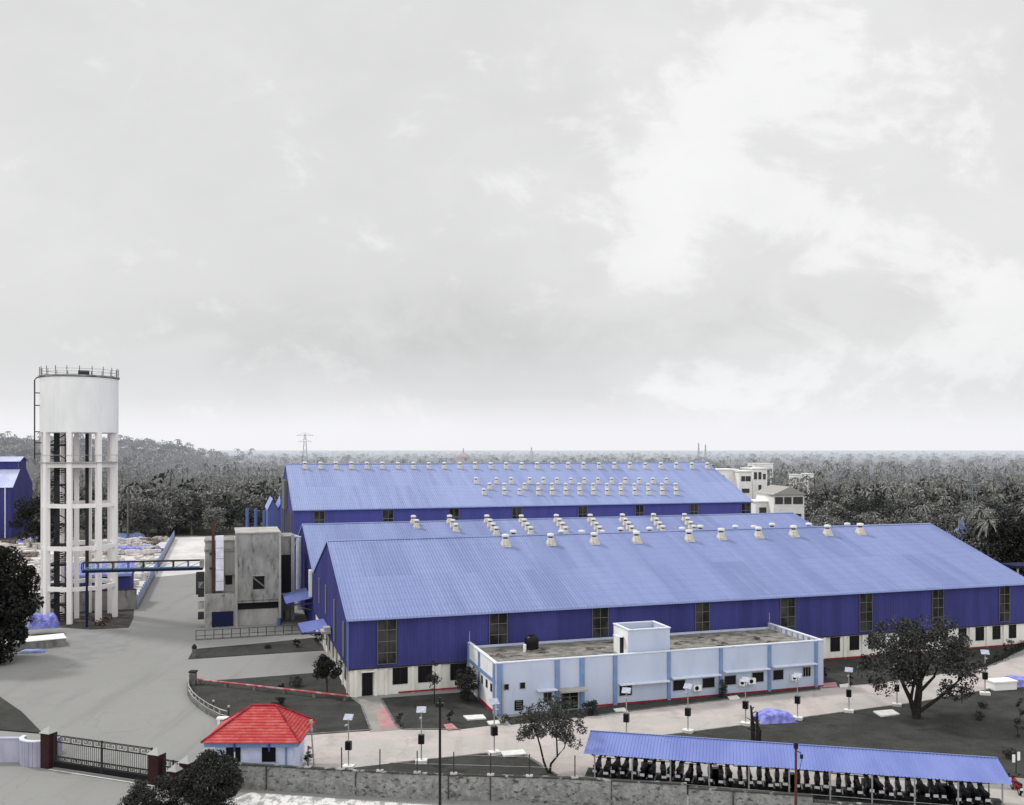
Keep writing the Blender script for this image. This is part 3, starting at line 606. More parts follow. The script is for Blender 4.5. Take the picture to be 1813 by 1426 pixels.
for xx in ((233-CX)/F,):
    k = L*.42; MB().tube([(k-6.2, 0, 0), (k-6.2, 0, zb)], .16, 8).build('support_post', M['navy'], t)
# ------------------------------------------------------------------ water tower
cx, cy = (141-CX)/F*138.5, 138.5
tW = thing('water_tower', 'tall white concrete water tower with round tank on ringed columns', 'water tower', (cx, cy, 0), math.radians(24.65))
Rt = 5.3
MB().lathe([(Rt-.1, 27.3), (Rt, 27.4), (Rt, 35.3), (Rt-.15, 35.35)], 48).build('tank', M['tank'], tW, smooth=False)
MB().lathe([(Rt+.18, 35.4), (Rt+.18, 35.62)], 48).build('tank_rim', M['conc'], tW)
rl = MB()
for z in (36.1, 36.5): rl.tube([(Rt*math.cos(a), Rt*math.sin(a), z) for a in [2*math.pi*i/32 for i in range(33)]], .03, 4)
rl.build('rail', M['galv'], tW)
for i in range(20):
    a = 2*math.pi*i/20; MB().tube([(Rt*math.cos(a), Rt*math.sin(a), 35.6), (Rt*math.cos(a), Rt*math.sin(a), 36.9)], .045, 4).build('rail_post', M['steel_dark'], tW)
MB().box(-.2, 1.3, -3, -1.6, 35.6, 36.4).build('hatch', M['steel_dark'], tW)
levels = [4.9, 10.7, 16.8, 22.6]
cols = [math.radians(a) for a in (-15, 30, 75, 120, 165, 210, 255, 300)]
Rc = 4.95
def rbox(b, cx_, cy_, ang, hw, hd, z0, z1):
    ca, sa = math.cos(ang), math.sin(ang)
    b.prism([(cx_+x*ca-y*sa, cy_+x*sa+y*ca) for x, y in ((-hw, -hd), (hw, -hd), (hw, hd), (-hw, hd))], z0, z1)
for a in cols:
    x, y = Rc*math.sin(a), -Rc*math.cos(a); b = MB(); rbox(b, x, y, a, .34, .34, -.1, 28); b.build('column', M['tower'], tW)
MB().box(-.75, -.05, -.3, .4, -.1, 27.3).build('central_column', M['tower'], tW)
for i, z in enumerate(levels):
    b = MB()
    for a0, a1 in zip(cols, cols[1:]+[cols[0]+2*math.pi]):
        p0 = Vector((Rc*math.sin(a0), -Rc*math.cos(a0))); p1 = Vector((Rc*math.sin(a1), -Rc*math.cos(a1)))
        d = (p1-p0).normalized(); n_ = Vector((-d.y, d.x))*.22; p0 = p0+d*.3; p1 = p1-d*.3
        b.prism([tuple(q) for q in (p0-n_, p1-n_, p1+n_, p0+n_)], z-.3, z+.3)
    b.build('ring_beam', M['tower'], tW)
MB().lathe([(Rc+.5, 22.95), (Rc+.5, 23.1)], 32).build('gallery_slab', M['conc_light'], tW)
gr = MB()
gr.tube([((Rc+.45)*math.cos(a), (Rc+.45)*math.sin(a), 24.1) for a in [2*math.pi*i/32 for i in range(33)]], .03, 4)
for i in range(16):
    a = 2*math.pi*i/16; gr.tube([((Rc+.45)*math.cos(a), (Rc+.45)*math.sin(a), 23.1), ((Rc+.45)*math.cos(a), (Rc+.45)*math.sin(a), 24.1)], .025, 4)
gr.build('gallery_rail', M['galv'], tW)
st = MB(); sx, sy = -3.0, -1.5                                        # spiral stair round a dark shaft
st.tube([(sx, sy, 0), (sx, sy, 27.3)], .42, 10).tube([(sx+1.1, sy+.3, 0), (sx+1.1, sy+.3, 27.3)], .1, 6).tube([(sx-1.0, sy+.9, 0), (sx-1.0, sy+.9, 27.3)], .1, 6); st.build('stair_shaft', M['steel_dark'], tW)
st = MB()
for k in range(104):
    a = k*.36; z = .25*k+.3; ca, sa = math.cos(a), math.sin(a)
    st.prism([(sx+ca*.25-sa*.05, sy+sa*.25+ca*.05), (sx+ca*1.3-sa*.2, sy+sa*1.3+ca*.2), (sx+ca*1.3+sa*.2, sy+sa*1.3-ca*.2), (sx+ca*.25+sa*.05, sy+sa*.25-ca*.05)], z, z+.12)
hel = [(sx+1.3*math.cos(k*.36), sy+1.3*math.sin(k*.36), .25*k+1.3) for k in range(104)]
st.tube(hel, .08, 4); st.build('spiral_stair', M['steel_dark'], tW)
for z in [2.2+2.9*k for k in range(9)]: MB().box(sx-1.2, sx+1.3, sy-.3, sy+1.3, z, z+.28).build('landing', M['steel_dark'], tW)
MB().tube([(1.0, .9, 0), (1.0, .9, 27.3)], .26, 10).build('riser_pipe', M['steel_dark'], tW)
lx = -5.9
MB().tube([(-5.0, -.9, 35.6), (lx+.2, -.9, 35.2), (lx, -.9, 34.9), (lx, -.9, 23.6)], .1, 6).tube([(lx+.02, -.5, 35.1), (lx+.02, -.5, 23.6)], .07, 6).build('side_pipe', M['steel_dark'], tW)
for z in (24.2, 25.8, 27.4, 31.2, 33.0): MB().box(lx, -5.0, -.95, -.85, z, z+.14).build('pipe_bracket', M['steel_dark'], tW)
st = MB()
for k in range(38): st.box(lx-.02, lx+.05, -.88, -.52, 23.7+k*.3, 23.74+k*.3)
st.build('ladder_rungs', M['steel_dark'], tW)
for i, (px, py) in enumerate(((166, 1100), (186, 1102), (176, 1108), (192, 1096))):
    b = MB()
    for k in range(7): b.tube([(random.uniform(-.8, .8), random.uniform(-.6, .6), 0.05), (random.uniform(-.8, .8), random.uniform(-.6, .6), random.uniform(.3, .9))], .06, 4)
    tag(b.build('scrap_frame', M['rust']), ORD[i]+' tangle of rusty rods from the left at the foot of the water tower', 'scrap', 'rusty rods by the tower').location = G(px, py)+(.03,)
# ------------------------------------------------------------------ left factory with monitor roof
t = thing('factory_hall', 'blue hall with raised roof monitor behind the water tower at far left', 'factory hall', (-141, 264, 0), TH)
MB().sheet(-90, 0, (0, 0), (0, 14.3), .6, .06, flip=-1).box(-90, 0, .1, 30, 0, 14.2).build('wall', M['wall_blue'], t)
g = MB().add([(0.02, 0, 0), (0.02, 31, 0), (0.02, 31, 14.3), (.02, 21, 19.2), (.02, 21, 21.5), (.02, 15.5, 22.6), (.02, 10, 21.5), (.02, 10, 19.2), (0.02, 0, 14.3)], [tuple(range(9))]); g.build('gable_wall', M['wall_blue'], t)
RL = mat('bright_roof_sheet', lin(205, 210, 235, 1.2), lin(185, 192, 228, 1.2), .3, (1, .2, 1), rough=.4)
MB().sheet(-90, .5, (-.5, 14.1), (9.6, 19.0), .6, .06).build('lower_roof', RL, t)
MB().box(-90, -.1, 10, 10.2, 19.0, 21.3).build('louvre_band', M['wall_blue'], t)
MB().sheet(-90, .5, (9.3, 21.3), (15.5, 22.7), .6, .06).sheet(-90, .5, (21.6, 21.3), (15.5, 22.7), .6, .06, flip=-1).build('monitor_roof', RL, t)
MB().tube([(-1.5, -.3, 0), (-1.5, -.3, 14)], .15, 6).build('downpipe', M['white'], t)
# ------------------------------------------------------------------ yard fence and contents
t = thing('yard_fence', 'blue sheet fence along the road beside the storage yard', 'fence', L3(-24.6, 62.6), TH)
MB().box(-.06, .06, 0, 120, 0, .6).build('base_wall', M['conc'], t)
for k in range(40): MB().box(-.04, .04, k*3+.1, k*3+2.9, .62, 1.9).build('panel', M['fence_sheet'], t)
for k in range(41): MB().box(-.09, .09, k*3-.09, k*3+.09, .6, 2.2).build('post', M['trim'], t)
t = thing('yard_wall', 'dark low wall closing the storage yard behind the water tower', 'wall', L3(-42, 62.4), TH)
MB().box(0, 17.3, -.12, .12, 0, 3.0).build('panel', M['conc'], t); MB().box(0, 17.3, -.16, .16, 3.0, 3.15).build('coping', M['steel_dark'], t)
t = thing('yard_shed', 'dark blue store shed with pale roof edge behind the water tower', 'shed', L3(-37, 66), TH)
MB().box(0, 11, 0, 7, 0, 5.0).build('wall', M['wall_blue'], t)
MB().sheet(-.3, 11.3, (-.4, 5.0), (7.2, 6.4), .4, .05).build('roof', M['tarp'], t); MB().box(-.3, 11.3, -.5, -.42, 4.8, 5.2).build('fascia', M['trim'], t)
adjs = ['pale', 'brown', 'dark', 'grey', 'low', 'tall', 'long', 'ragged', 'squat', 'loose']
rr = random.Random(4)
k = 0
for i in range(250):
    u = rr.uniform(-74, -26.5); v = 76+rr.random()**1.2*100
    if u < -60 and v < 100: continue
    kind = rr.choice(['scrapA', 'scrapA', 'scrapB', 'scrapC', 'scrapC']); b = MB()
    for q in range(rr.randint(4, 9)):
        x, y, s1, s2 = rr.uniform(-1.6, 1.6), rr.uniform(-1, 1), rr.uniform(.3, 1.2), rr.uniform(.3, .9); z = rr.uniform(0, .9)
        b.box(x-s1, x+s1, y-s2, y+s2, z-.2 if z > .3 else 0, z+rr.uniform(.25, .8))
    o = b.build('material_pile', M[kind]); o.location = L3(u, v); o.rotation_euler = (0, 0, TH+rr.uniform(-.5, .5))
    o['label'] = {'scrapA': 'weathered timber and crate pile in the storage yard left of the blue fence', 'scrapB': 'dark scrap pile in the storage yard left of the blue fence', 'scrapC': 'pile of pale sacks in the storage yard left of the blue fence'}[kind]
    o['category'] = 'material pile'; o['group'] = 'piles of materials in the storage yard'
def tarp(name, label, loc, rz, lx_, ly_, hz, m='tarp', seed=0, group=None):
    r2 = random.Random(seed); n, mm = 14, 8; b = MB()
    for j in range(mm+1):
        for i in range(n+1):
            a, c = i/n*2-1, j/mm*2-1
            h = hz*(1-abs(a)**7)*(1-abs(c)**5)*(1+.12*math.sin(a*5+seed)+.08*math.sin(c*4+a*3))+r2.uniform(-.04, .04)*hz
            b.v.append((a*lx_*(1+r2.uniform(-.03, .05)), c*ly_*(1+r2.uniform(-.03, .05)), max(.03, h)))
    b.f = [(j*(n+1)+i, j*(n+1)+i+1, (j+1)*(n+1)+i+1, (j+1)*(n+1)+i) for j in range(mm) for i in range(n)]
    o = tag(b.build(name, M[m]), label, 'tarpaulin', group); o.location = loc; o.rotation_euler = (0, 0, rz); return o
for i, (px, py, lx_, m_) in enumerate(((196, 962, 7, 'tarp2'), (232, 962, 6, 'tarp2'), (215, 977, 8, 'tarp'), (262, 975, 4, 'tarp'), (225, 952, 6, 'tarp2'), (205, 1012, 3.5, 'tarp'), (178, 1018, 3.5, 'tarp'), (60, 960, 5, 'tarp'))):
    tarp('tarpaulin', 'blue tarpaulin cover in the storage yard, %s from the near left' % ORD[i], G(px, py)+(0.02,), TH, lx_*.8, 1.3, 1.2, m_, i, 'tarpaulins in the storage yard')
# ------------------------------------------------------------------ tarps and box near the lanes
tarp('tarpaulin', 'large crumpled blue tarpaulin over a stack beside the big lawn', G(1370, 1276)+(.03,), .18, 1.75, 1.15, .85, 'tarp', 21)
tarp('tarpaulin', 'blue tarpaulin cover at the right edge beside the white crate', G(1806, 1213)+(.03,), .2, 2.4, 1.1, .8, 'tarp', 22)
tarp('tarpaulin', 'blue tarpaulin heap next to the dark tree at the left edge', G(76, 1124)+(1.0,), .4, 1.9, 1.5, 1.7, 'tarp', 23)
t = tag(MB().box(-1.4, 1.2, -.7, .7, 0, .8).box(-1.5, 1.3, -.8, .8, .8, .95).build('crate', M['white']), 'white lidded crate at the lane edge beside a blue tarpaulin', 'crate'); t.location = G(1774, 1220)+(.02,); t.rotation_euler = (0, 0, .2)
t = thing('loading_ramp', 'grey block with a white top under the blue tarpaulin heap at left', 'ramp', G(62, 1145)+(0,), .55)
MB().box(-4.5, 3.4, -1.6, 1.8, 0, .95).build('block', M['conc'], t); MB().box(-4.5, 3.45, -1.65, 1.85, .95, 1.02).build('top', M['white'], t)
tarp('tarpaulin', 'small pale blue cover on the road at the left edge', G(58, 1155)+(.03,), .1, 1.4, .6, .3, 'tarp2', 24)
# slabs
for i, (pp, la) in enumerate((([(820, 1270), (855, 1268), (861, 1275), (828, 1277)], 'white slab lying on the lawn left of the office corner'), ([(862, 1280), (882, 1278), (886, 1284), (866, 1285)], 'small white slab at the lawn corner in front of the office'),
                      ([(884, 1334), (926, 1330), (932, 1338), (892, 1342)], 'bright white slab at the tip of the lawn by the boundary wall'), ([(1546, 1262), (1580, 1259), (1593, 1267), (1560, 1271)], 'white slab on the big lawn left of the large tree'),
                      ([(1086, 1258), (1105, 1256), (1112, 1262), (1090, 1262)], 'pale slab in the strip of lawn before the office'), ([(1288, 1236), (1305, 1234), (1310, 1239), (1292, 1241)], 'pale slab beside the clipped shrub before the office'), ([(1486, 1215), (1502, 1213), (1505, 1218), (1488, 1219)], 'pale slab beside the pink paint right of the office'))):
    q = gpx(*pp); c0 = q[0]; o = tag(MB().prism([(x-c0[0], y-c0[1]) for x, y in q], 0, .12).build('stone_slab', M['slab']), la, 'slab'); o.location = (c0[0], c0[1], .04)
# ------------------------------------------------------------------ red pipe across the lawn
pa, pb = G(344, 1211), G(618, 1242)
t = thing('pipe', 'faded red pipe running across the lawn on low supports', 'pipe', pa+(0,), math.atan2(pb[1]-pa[1], pb[0]-pa[0])); L = math.hypot(pb[0]-pa[0], pb[1]-pa[1])
MB().tube([(0, 0, .5), (L, 0, .5)], .11, 8).build('pipe_run', M['red_pipe'], t)
for k in range(6): x = .6+k*(L-1)/5; MB().box(x-.12, x+.12, -.2, .2, 0.03, .36).build('support', M['kerb'], t)
# curved hedge fence on lawn edge
pts = gpx((338, 1204), (333, 1216), (334, 1231), (341, 1243), (353, 1254), (369, 1265), (389, 1275), (402, 1279))
railing('curved_fence', pts, 1.0, 1.0, 'conc_light', 'low curved fence with pale rails along the left tip of the lawn', 'fence', rails=(.55, 1.0), r=.05, base=.45)
t = thing('stone_post', 'dark stone post at the left tip of the lawn fence', 'post', G(342, 1212)+(0,)); MB().box(-.3, .3, -.3, .3, 0, 1.3).build('shaft', M['kerb'], t); MB().box(-.38, .38, -.38, .38, 1.3, 1.45).build('cap', M['maroon'], t)
t = thing('stone_post', 'dark post beside the upper strip of lawn', 'post', G(344, 1163)+(0,)); MB().tube([(0, 0, 0), (0, 0, 1.0)], .28, 8).build('shaft', M['kerb'], t); MB().lathe([(.3, 1.0), (.32, 1.2), (.1, 1.5)], 8).build('cap', M['leafA'], t)
for i, (px, py) in enumerate(((378, 1262), (405, 1272))):
    t = thing('garden_lamp', '%s small white garden lamp from the left behind the curved fence' % ORD[i], 'garden lamp', G(px, py)+(0,)); MB().tube([(0, 0, 0), (0, 0, 1.0)], .05).build('pole', M['steel_dark'], t); MB().lathe([(.1, 1.0), (.14, 1.12), (.04, 1.22)], 8).build('lamp_shade', M['conc_light'], t)
t = thing('bench', 'white bench block behind the red roofed guard house', 'bench', G(408, 1282)+(0,)); MB().box(-1.2, 1.2, -.3, .3, .45, .6).build('seat', M['white'], t); MB().box(-1.1, -.9, -.25, .25, 0, .45).box(.9, 1.1, -.25, .25, 0, .45).build('leg', M['white'], t)
# ------------------------------------------------------------------ guard house
gx0, gx1, gy0, gy1 = -23.1, -16.05, 70.3, 75.6
t = thing('guard_house', 'small guard house with red tiled hip roof behind the boundary wall', 'guard house', (gx0, gy0, 0)); og = (gx0, gy0, 0)
wx0, wx1, wy0, wy1 = gx0+.65, gx1-.55, gy0+.6, gy1-.6
MB().box(wx0, wx1, wy0, wy1, 0, 2.85).build('wall', M['guard'], t, og)
MB().box(gx0, gx1, gy0, gy1, 2.62, 2.95).build('fascia', M['office_trim'], t, og)
ez, rz_ = 2.97, 5.0; rx0, rx1, rm = gx0+2.9, gx1-2.3, (gy0+gy1)/2
b = MB(); n = 13
def lerp(a, c, f): return tuple(a[i]+(c[i]-a[i])*f for i in range(3))
def slope(b, A, B, Cc, D):          # A-B eave, D-C ridge; stepped tile courses
    for k in range(n):
        f0, f1 = k/n, (k+1)/n
        p0, p1, p2, p3 = lerp(A, D, f0), lerp(B, Cc, f0), lerp(B, Cc, f1), lerp(A, D, f1)
        up = .07
        p0 = (p0[0], p0[1], p0[2]+up); p1 = (p1[0], p1[1], p1[2]+up)
        b.quad(p0, p1, p2, p3); b.quad((p0[0], p0[1], p0[2]-up), (p1[0], p1[1], p1[2]-up), p1, p0)
e = .18; A, B_, C_, D_ = (gx0-e, gy0-e, ez), (gx1+e, gy0-e, ez), (gx1+e, gy1+e, ez), (gx0-e, gy1+e, ez); R0, R1 = (rx0, rm, rz_), (rx1, rm, rz_)
slope(b, A, B_, R1, R0); slope(b, B_, C_, R1, R1); slope(b, C_, D_, R0, R1); slope(b, D_, A, R0, R0)
rf = b.build('roof', M['tile'], t, og)
b = MB()
up = lambda p: (p[0], p[1], p[2]+.07)
for p, q in ((A, R0), (B_, R1), (C_, R1), (D_, R0), (R0, R1)): b.tube([up(p), up(q)], .085, 6)
b.build('ridge_tiles', M['red'], rf, og)
for x0_, x1_ in ((wx0+.85, wx0+1.95), (wx0+3.55, wx0+4.6)):
    f = MB().box(x0_-.06, x1_+.06, wy0-.06, wy0, 1.3, 2.6).build('window', M['coping'], t, og); MB().box(x0_, x1_, wy0-.08, wy0-.061, 1.35, 2.55).build('pane', M['dark'], f, og)
MB().box(wx0+1.45, wx0+1.55, wy0-.1, wy0-.081, 1.35, 2.55).build('window_bar', M['white'], t, og)
MB().tube([(wx1-.45, wy0-.12, 0), (wx1-.45, wy0-.12, 2.6)], .07, 6).build('downpipe', M['office_trim'], t, og)
for x in (gx0+2.3, gx0+4.9): MB().box(x-.06, x+.06, gy0-.08, gy0-.01, 2.3, 2.95).build('fascia_bracket', M['wall_blue'], t, og)
# ------------------------------------------------------------------ boundary wall
def wallrun(t, pts, h, off):
    b, c = MB(), MB()
    for (p, q) in zip(pts, pts[1:]):
        P, Q = Vector(p), Vector(q); d = (Q-P).normalized(); n_ = Vector((-d.y, d.x))
        b.prism([tuple(z) for z in (P-n_*.12, Q-n_*.12, Q+n_*.12, P+n_*.12)], 0, h)
        c.prism([tuple(z) for z in (P-n_*.17, Q-n_*.17, Q+n_*.17, P+n_*.17)], h, h+.1)
        for k in range(1, int((Q-P).length/3)):
            m_ = P+d*3*k; c.prism([tuple(z) for z in (m_-n_*.2-d*.04, m_-n_*.2+d*.04, m_-n_*.12+d*.04, m_-n_*.12-d*.04)], .1, h)
    b.build('wall_face', M['wall'], t, off); c.build('coping', M['wallcap'], t, off)
wl = [(-20.9, 69.2), (-14.2, 68.1), (-7.5, 67.1), (4, 66.1), (12.1, 64.9)]
tw = thing('boundary_wall', 'mottled grey boundary wall with thin posts running from the guard house', 'wall', (-20.9, 69.2, 0)); ow = (-20.9, 69.2, 0)
wallrun(tw, wl, 1.75, ow)
tw2 = thing('boundary_wall', 'lower mottled wall section in front of the motorcycle shelter', 'wall', (12.2, 64.8, 0)); ow2 = (12.2, 64.8, 0)
wallrun(tw2, [(12.2, 64.8), (20.3, 63.3)], 1.55, ow2); wallrun(tw2, [(20.32, 63.28), (25.5, 62.2), (36, 60)], 1.2, ow2)
def wl_y(x):
    W_ = wl+[(20.3, 63.3), (25.5, 62.2), (36, 60)]
    for (a, b_) in zip(W_, W_[1:]):
        if a[0] <= x <= b_[0]: return a[1]+(b_[1]-a[1])*(x-a[0])/(b_[0]-a[0])
    return 66
pp_ = []
for px in (540, 602, 672, 739, 804, 869, 937, 1016):
    x = (px-CX)/F*67.2; y = wl_y(x); pp_.append((x, y))
    q = MB().tube([(x, y, 1.85), (x, y, 3.4)], .045, 6).build('post', M['steel_dark'], tw, ow); MB().box(x-.25, x+.25, y-.18, y+.18, 1.83, 1.92).build('post_foot', M['conc_light'], q, ow)
b = MB()
for (a, c) in zip(pp_, pp_[1:]):
    for z in (2.5, 3.2): b.tube([(a[0], a[1], z), (c[0], c[1], z)], .012, 3)
b.build('wire', M['galv'], tw, ow)
# short lavender return wall beside guard house
t = tag(MB().box(0, 1.5, -.1, .1, 0, 2.0).build('return_wall', M['guard']), 'short lavender wall piece beside the round bush and guard house', 'wall'); t.location = (-22.6, 69.2, 0)
# ------------------------------------------------------------------ gate
gA, gB, gC, gD = (-36.4, 73.7), (-26.5, 70.0), (-23.9, 69.0), (-23.3, 66.9)
def pillar(p, w_, h_, label):
    t = thing('gate_pillar', label, 'gate pillar', p+(0,), -.35)
    MB().box(-w_/2, w_/2, -w_/2, w_/2, 0, h_).build('shaft', M['maroon'], t)
    MB().add([(-w_/2-.1, -w_/2-.1, h_), (w_/2+.1, -w_/2-.1, h_), (w_/2+.1, w_/2+.1, h_), (-w_/2-.1, w_/2+.1, h_), (0, 0, h_+.45)], [(3, 2, 1, 0), (0, 1, 4), (1, 2, 4), (2, 3, 4), (3, 0, 4)]).build('cap', M['pyr'], t)
pillar(gA, .85, 2.75, 'maroon gate pillar at the left end of the sliding gate')
pillar(gB, .9, 2.3, 'maroon gate pillar between the long gate and the short gate')
pillar(gC, .8, 2.0, 'maroon gate pillar partly behind the round bush')
pillar((-24.4, 67.9), .65, 1.75, 'short maroon gate pillar nearest the camera beside the bush')
def gate(p, q, h_, label, leaf):
    P, Q = Vector(p), Vector(q); L = (Q-P).length
    t = thing('gate', label, 'gate', p+(0,), math.atan2(Q.y-P.y, Q.x-P.x))
    b = MB()
    for z in (.55, .95, h_-.55, h_-.02): b.box(0, L, -.03, .03, z-.03, z+.03)
    for x in (0, L/2, L): b.box(x-.05, x+.05, -.05, .05, .1, h_+.05)
    b.build('frame', M['steel_dark'], t)
    b = MB(); n_ = int(L/.2)
    for k in range(1, n_): b.box(k*L/n_-.014, k*L/n_+.014, -.014, .014, .55, h_-.55)
    b.build('bars', M['steel_dark'], t)
    b = MB(); m_ = int(L/.55)                                   # squared key pattern along the top and near the bottom
    for zb_, hh in ((h_-.5, .42), (.6, .3)):
        b = MB()
        for k in range(m_):
            x = (k+.1)*L/m_; w_ = L/m_*.8; s = 1 if k % 2 else -1
            xa, xb = (x, x+w_) if s > 0 else (x+w_, x)
            for (a, c, z0, z1) in ((xa, xb, hh-.04, hh), (xa, xa, 0, hh), (xb, xb, hh*.35, hh), ((xa+xb)/2, xb, hh*.3, hh*.36), ((xa+xb)/2, (xa+xb)/2, hh*.3, hh*.7)):
                b.box(min(a, c)-.012, max(a, c)+.012, -.024, .024, zb_+z0, zb_+z1)
        b.box(0, L, -.012, .012, zb_-.012, zb_+.012)
        b.build('key_pattern', M['steel_dark'], t)
    MB().box(0, L, -.04, .04, .08, .5).build('kick_panel', M['dark'], t)
    return t
gate((gA[0]+.5, gA[1]-.2), (gB[0]-.45, gB[1]+.15), 2.6, 'long black sliding gate with squared key pattern between maroon pillars', 2)
gate((gB[0]+.5, gB[1]-.15), (gC[0]-.3, gC[1]+.1), 1.9, 'short black side gate with key pattern beside the bush', 1)
g0 = struct('gate_track', [(gA[0]+.3, gA[1]-.75), (gB[0]+.3, gB[1]-.75), (gB[0]+.3, gB[1]-.6), (gA[0]+.3, gA[1]-.6)], .04, M['slab'])
# curved lavender wall at lower left
t = thing('curved_wall', 'white and lavender curved wall at the left of the gate', 'wall', (-38.2, 71.8, 0))
cpts = []
for k in range(17):
    a = math.radians(10-k*12.5); cpts.append((-37.65+1.45*math.cos(a), 75.0+1.25*math.sin(a)))
b, c_ = MB(), MB()
for P, Q in zip(cpts, cpts[1:]):
    P, Q = Vector(P), Vector(Q); d = (Q-P).normalized(); n_ = Vector((-d.y, d.x))*.15
    b.prism([tuple(z) for z in (P-n_, Q-n_, Q+n_, P+n_)][::1], 0, 1.95)
    c_.prism([tuple(z) for z in (P-n_*1.2, Q-n_*1.2, Q+n_*1.2, P+n_*1.2)], 1.95, 2.03)
b.build('wall_face', M['lav_wall'], t, (-38.2, 71.8, 0)); c_.build('coping', M['coping'], t, (-38.2, 71.8, 0))
t = tag(MB().box(-10, 0, -.15, .15, 0, 1.85).box(-10, 0.05, -.2, .2, 1.85, 1.95).build('wall_block', M['lav_wall']), 'pale straight wall at the lower left edge beside the curved wall', 'wall'); t.location = (-39.0, 74.9, 0)
t = tag(MB().box(-10, 0, -.3, .3, 0, .8).build('low_parapet', M['conc_light']), 'low grey parapet behind the curved wall at the left edge', 'parapet'); t.location = (-37.2, 77.2, 0); t.rotation_euler = (0, 0, -.1)
# ------------------------------------------------------------------ motorcycle shelter
eL, eR = G(1033, 1335, 2.4), G(1794, 1390, 2.4)
ang = math.atan2(eR[1]-eL[1], eR[0]-eL[0]); LS = math.hypot(eR[0]-eL[0], eR[1]-eL[1])
tS = thing('motorcycle_shelter', 'long open shelter with light blue ribbed roof covering parked motorcycles', 'shelter', eL+(0,), ang)
MB().sheet(0, LS, (0, 2.4), (3.7, 3.0), .24, .045).build('roof', M['park_roof'], tS)
MB().add([(0, 3.65, 3.06), (LS, 3.65, 3.06), (LS, 4.05, 2.98), (0, 4.05, 2.98)], [(0, 1, 2, 3)]).build('ridge_flashing', M['trim'], tS)
MB().box(0, LS, 3.6, 3.66, 3.0, 3.075).build('ridge_shadow_strip', M['blue_steel'], tS)
for k in range(11):
    x = .8+k*(LS-1.4)/10
    MB().tube([(x, .25, 0), (x, .25, 2.4)], .06, 6).build('post', M['galv'], tS); MB().tube([(x, 3.6, 0), (x, 3.6, 2.95)], .06, 6).build('post', M['galv'], tS)
    MB().box(x-.04, x+.04, .2, 3.6, 2.28, 2.36).build('rafter', M['steel_dark'], tS)
MB().tube([(0, .25, .62), (LS, .25, .62)], .022, 4).build('guard_rail', M['galv'], tS)
MB().tube([(0, 3.6, 1.2), (LS, 3.6, 1.2)], .022, 4).build('guard_rail', M['galv'], tS)
def wtr(k, y):
    ca, sa = math.cos(ang), math.sin(ang); return (eL[0]+k*ca-y*sa, eL[1]+k*sa+y*ca)
q = [wtr(-.2, -.2), wtr(LS+.2, -.2), wtr(LS+.2, 4.0), wtr(-.2, 4.0)]
struct('shelter_floor', q, .055, mat('oil_stained_floor', (.03, .03, .032), (.07, .07, .07), 1.2, rough=.9))
# motorcycle: rear towards the viewer (-y)
def bike(bodym):
    t = thing('motorcycle', 'x', 'motorcycle')
    for y, nm in ((-.62, 'wheel'), (.66, 'wheel')):
        w_ = MB().torus((0, y, .3), .25, .06).build(nm, M['tyre'], t); MB().tube([(-.05, y, .3), (.05, y, .3)], .16, 12).build('rim', M['chrome'], w_)
    b = MB()
    b.prism([(-.1, -.15), (.1, -.15), (.12, .2), (-.12, .2)], .25, .6)
    b.box(-.05, .05, -.75, .5, .55, .64)
    b.add([(-.13, .0, .62), (.13, .0, .62), (.15, .42, .66), (-.15, .42, .66), (-.09, .03, .84), (.09, .03, .84), (.11, .4, .92), (-.11, .4, .92)], [(3, 2, 1, 0), (4, 5, 6, 7), (0, 1, 5, 4), (1, 2, 6, 5), (2, 3, 7, 6), (3, 0, 4, 7)])
    b.add([(-.1, -.85, .62), (.1, -.85, .62), (.13, -.1, .6), (-.13, -.1, .6), (-.07, -.95, .82), (.07, -.95, .82), (.11, -.1, .74), (-.11, -.1, .74)], [(3, 2, 1, 0), (4, 5, 6, 7), (0, 1, 5, 4), (1, 2, 6, 5), (2, 3, 7, 6), (3, 0, 4, 7)])
    b.tube([(-.07, .5, .95), (-.07, .66, .3)], .03, 5).tube([(.07, .5, .95), (.07, .66, .3)], .03, 5)
    b.build('body', bodym, t)
    MB().add([(-.13, -.85, .8), (.13, -.85, .8), (.12, 0, .76), (-.12, 0, .76), (-.1, -.83, .92), (.1, -.83, .92), (.09, .02, .84), (-.09, .02, .84)], [(3, 2, 1, 0), (4, 5, 6, 7), (0, 1, 5, 4), (1, 2, 6, 5), (2, 3, 7, 6), (3, 0, 4, 7)]).build('seat', M['seat'], t)
    MB().tube([(-.36, .36, 1.08), (-.12, .48, 1.02), (.12, .48, 1.02), (.36, .36, 1.08)], .025, 5).box(-.1, .1, .5, .62, .85, 1.05).build('handlebar', M['steel_dark'], t)
    MB().box(-.42, -.28, .36, .38, 1.12, 1.25).build('mirror', M['dark'], t); MB().box(.28, .42, .36, .38, 1.12, 1.25).build('mirror', M['dark'], t)
    MB().add([(-.1, -.93, .3), (.1, -.93, .3), (.08, -.98, .62), (-.08, -.98, .62)], [(0, 1, 2, 3)]).box(-.08, .08, -.9, -.6, .6, .64).build('mudguard', M['tyre'], t)
    MB().box(-.11, .11, -1.0, -.985, .48, .64).build('number_plate', M['plate'], t)
    MB().tube([(.2, -.8, .33), (.17, 0, .28)], .045, 6).build('exhaust', M['chrome'], t)
    return t
bk = bike(M['bikebody']); nb = 40; rb = random.Random(9)
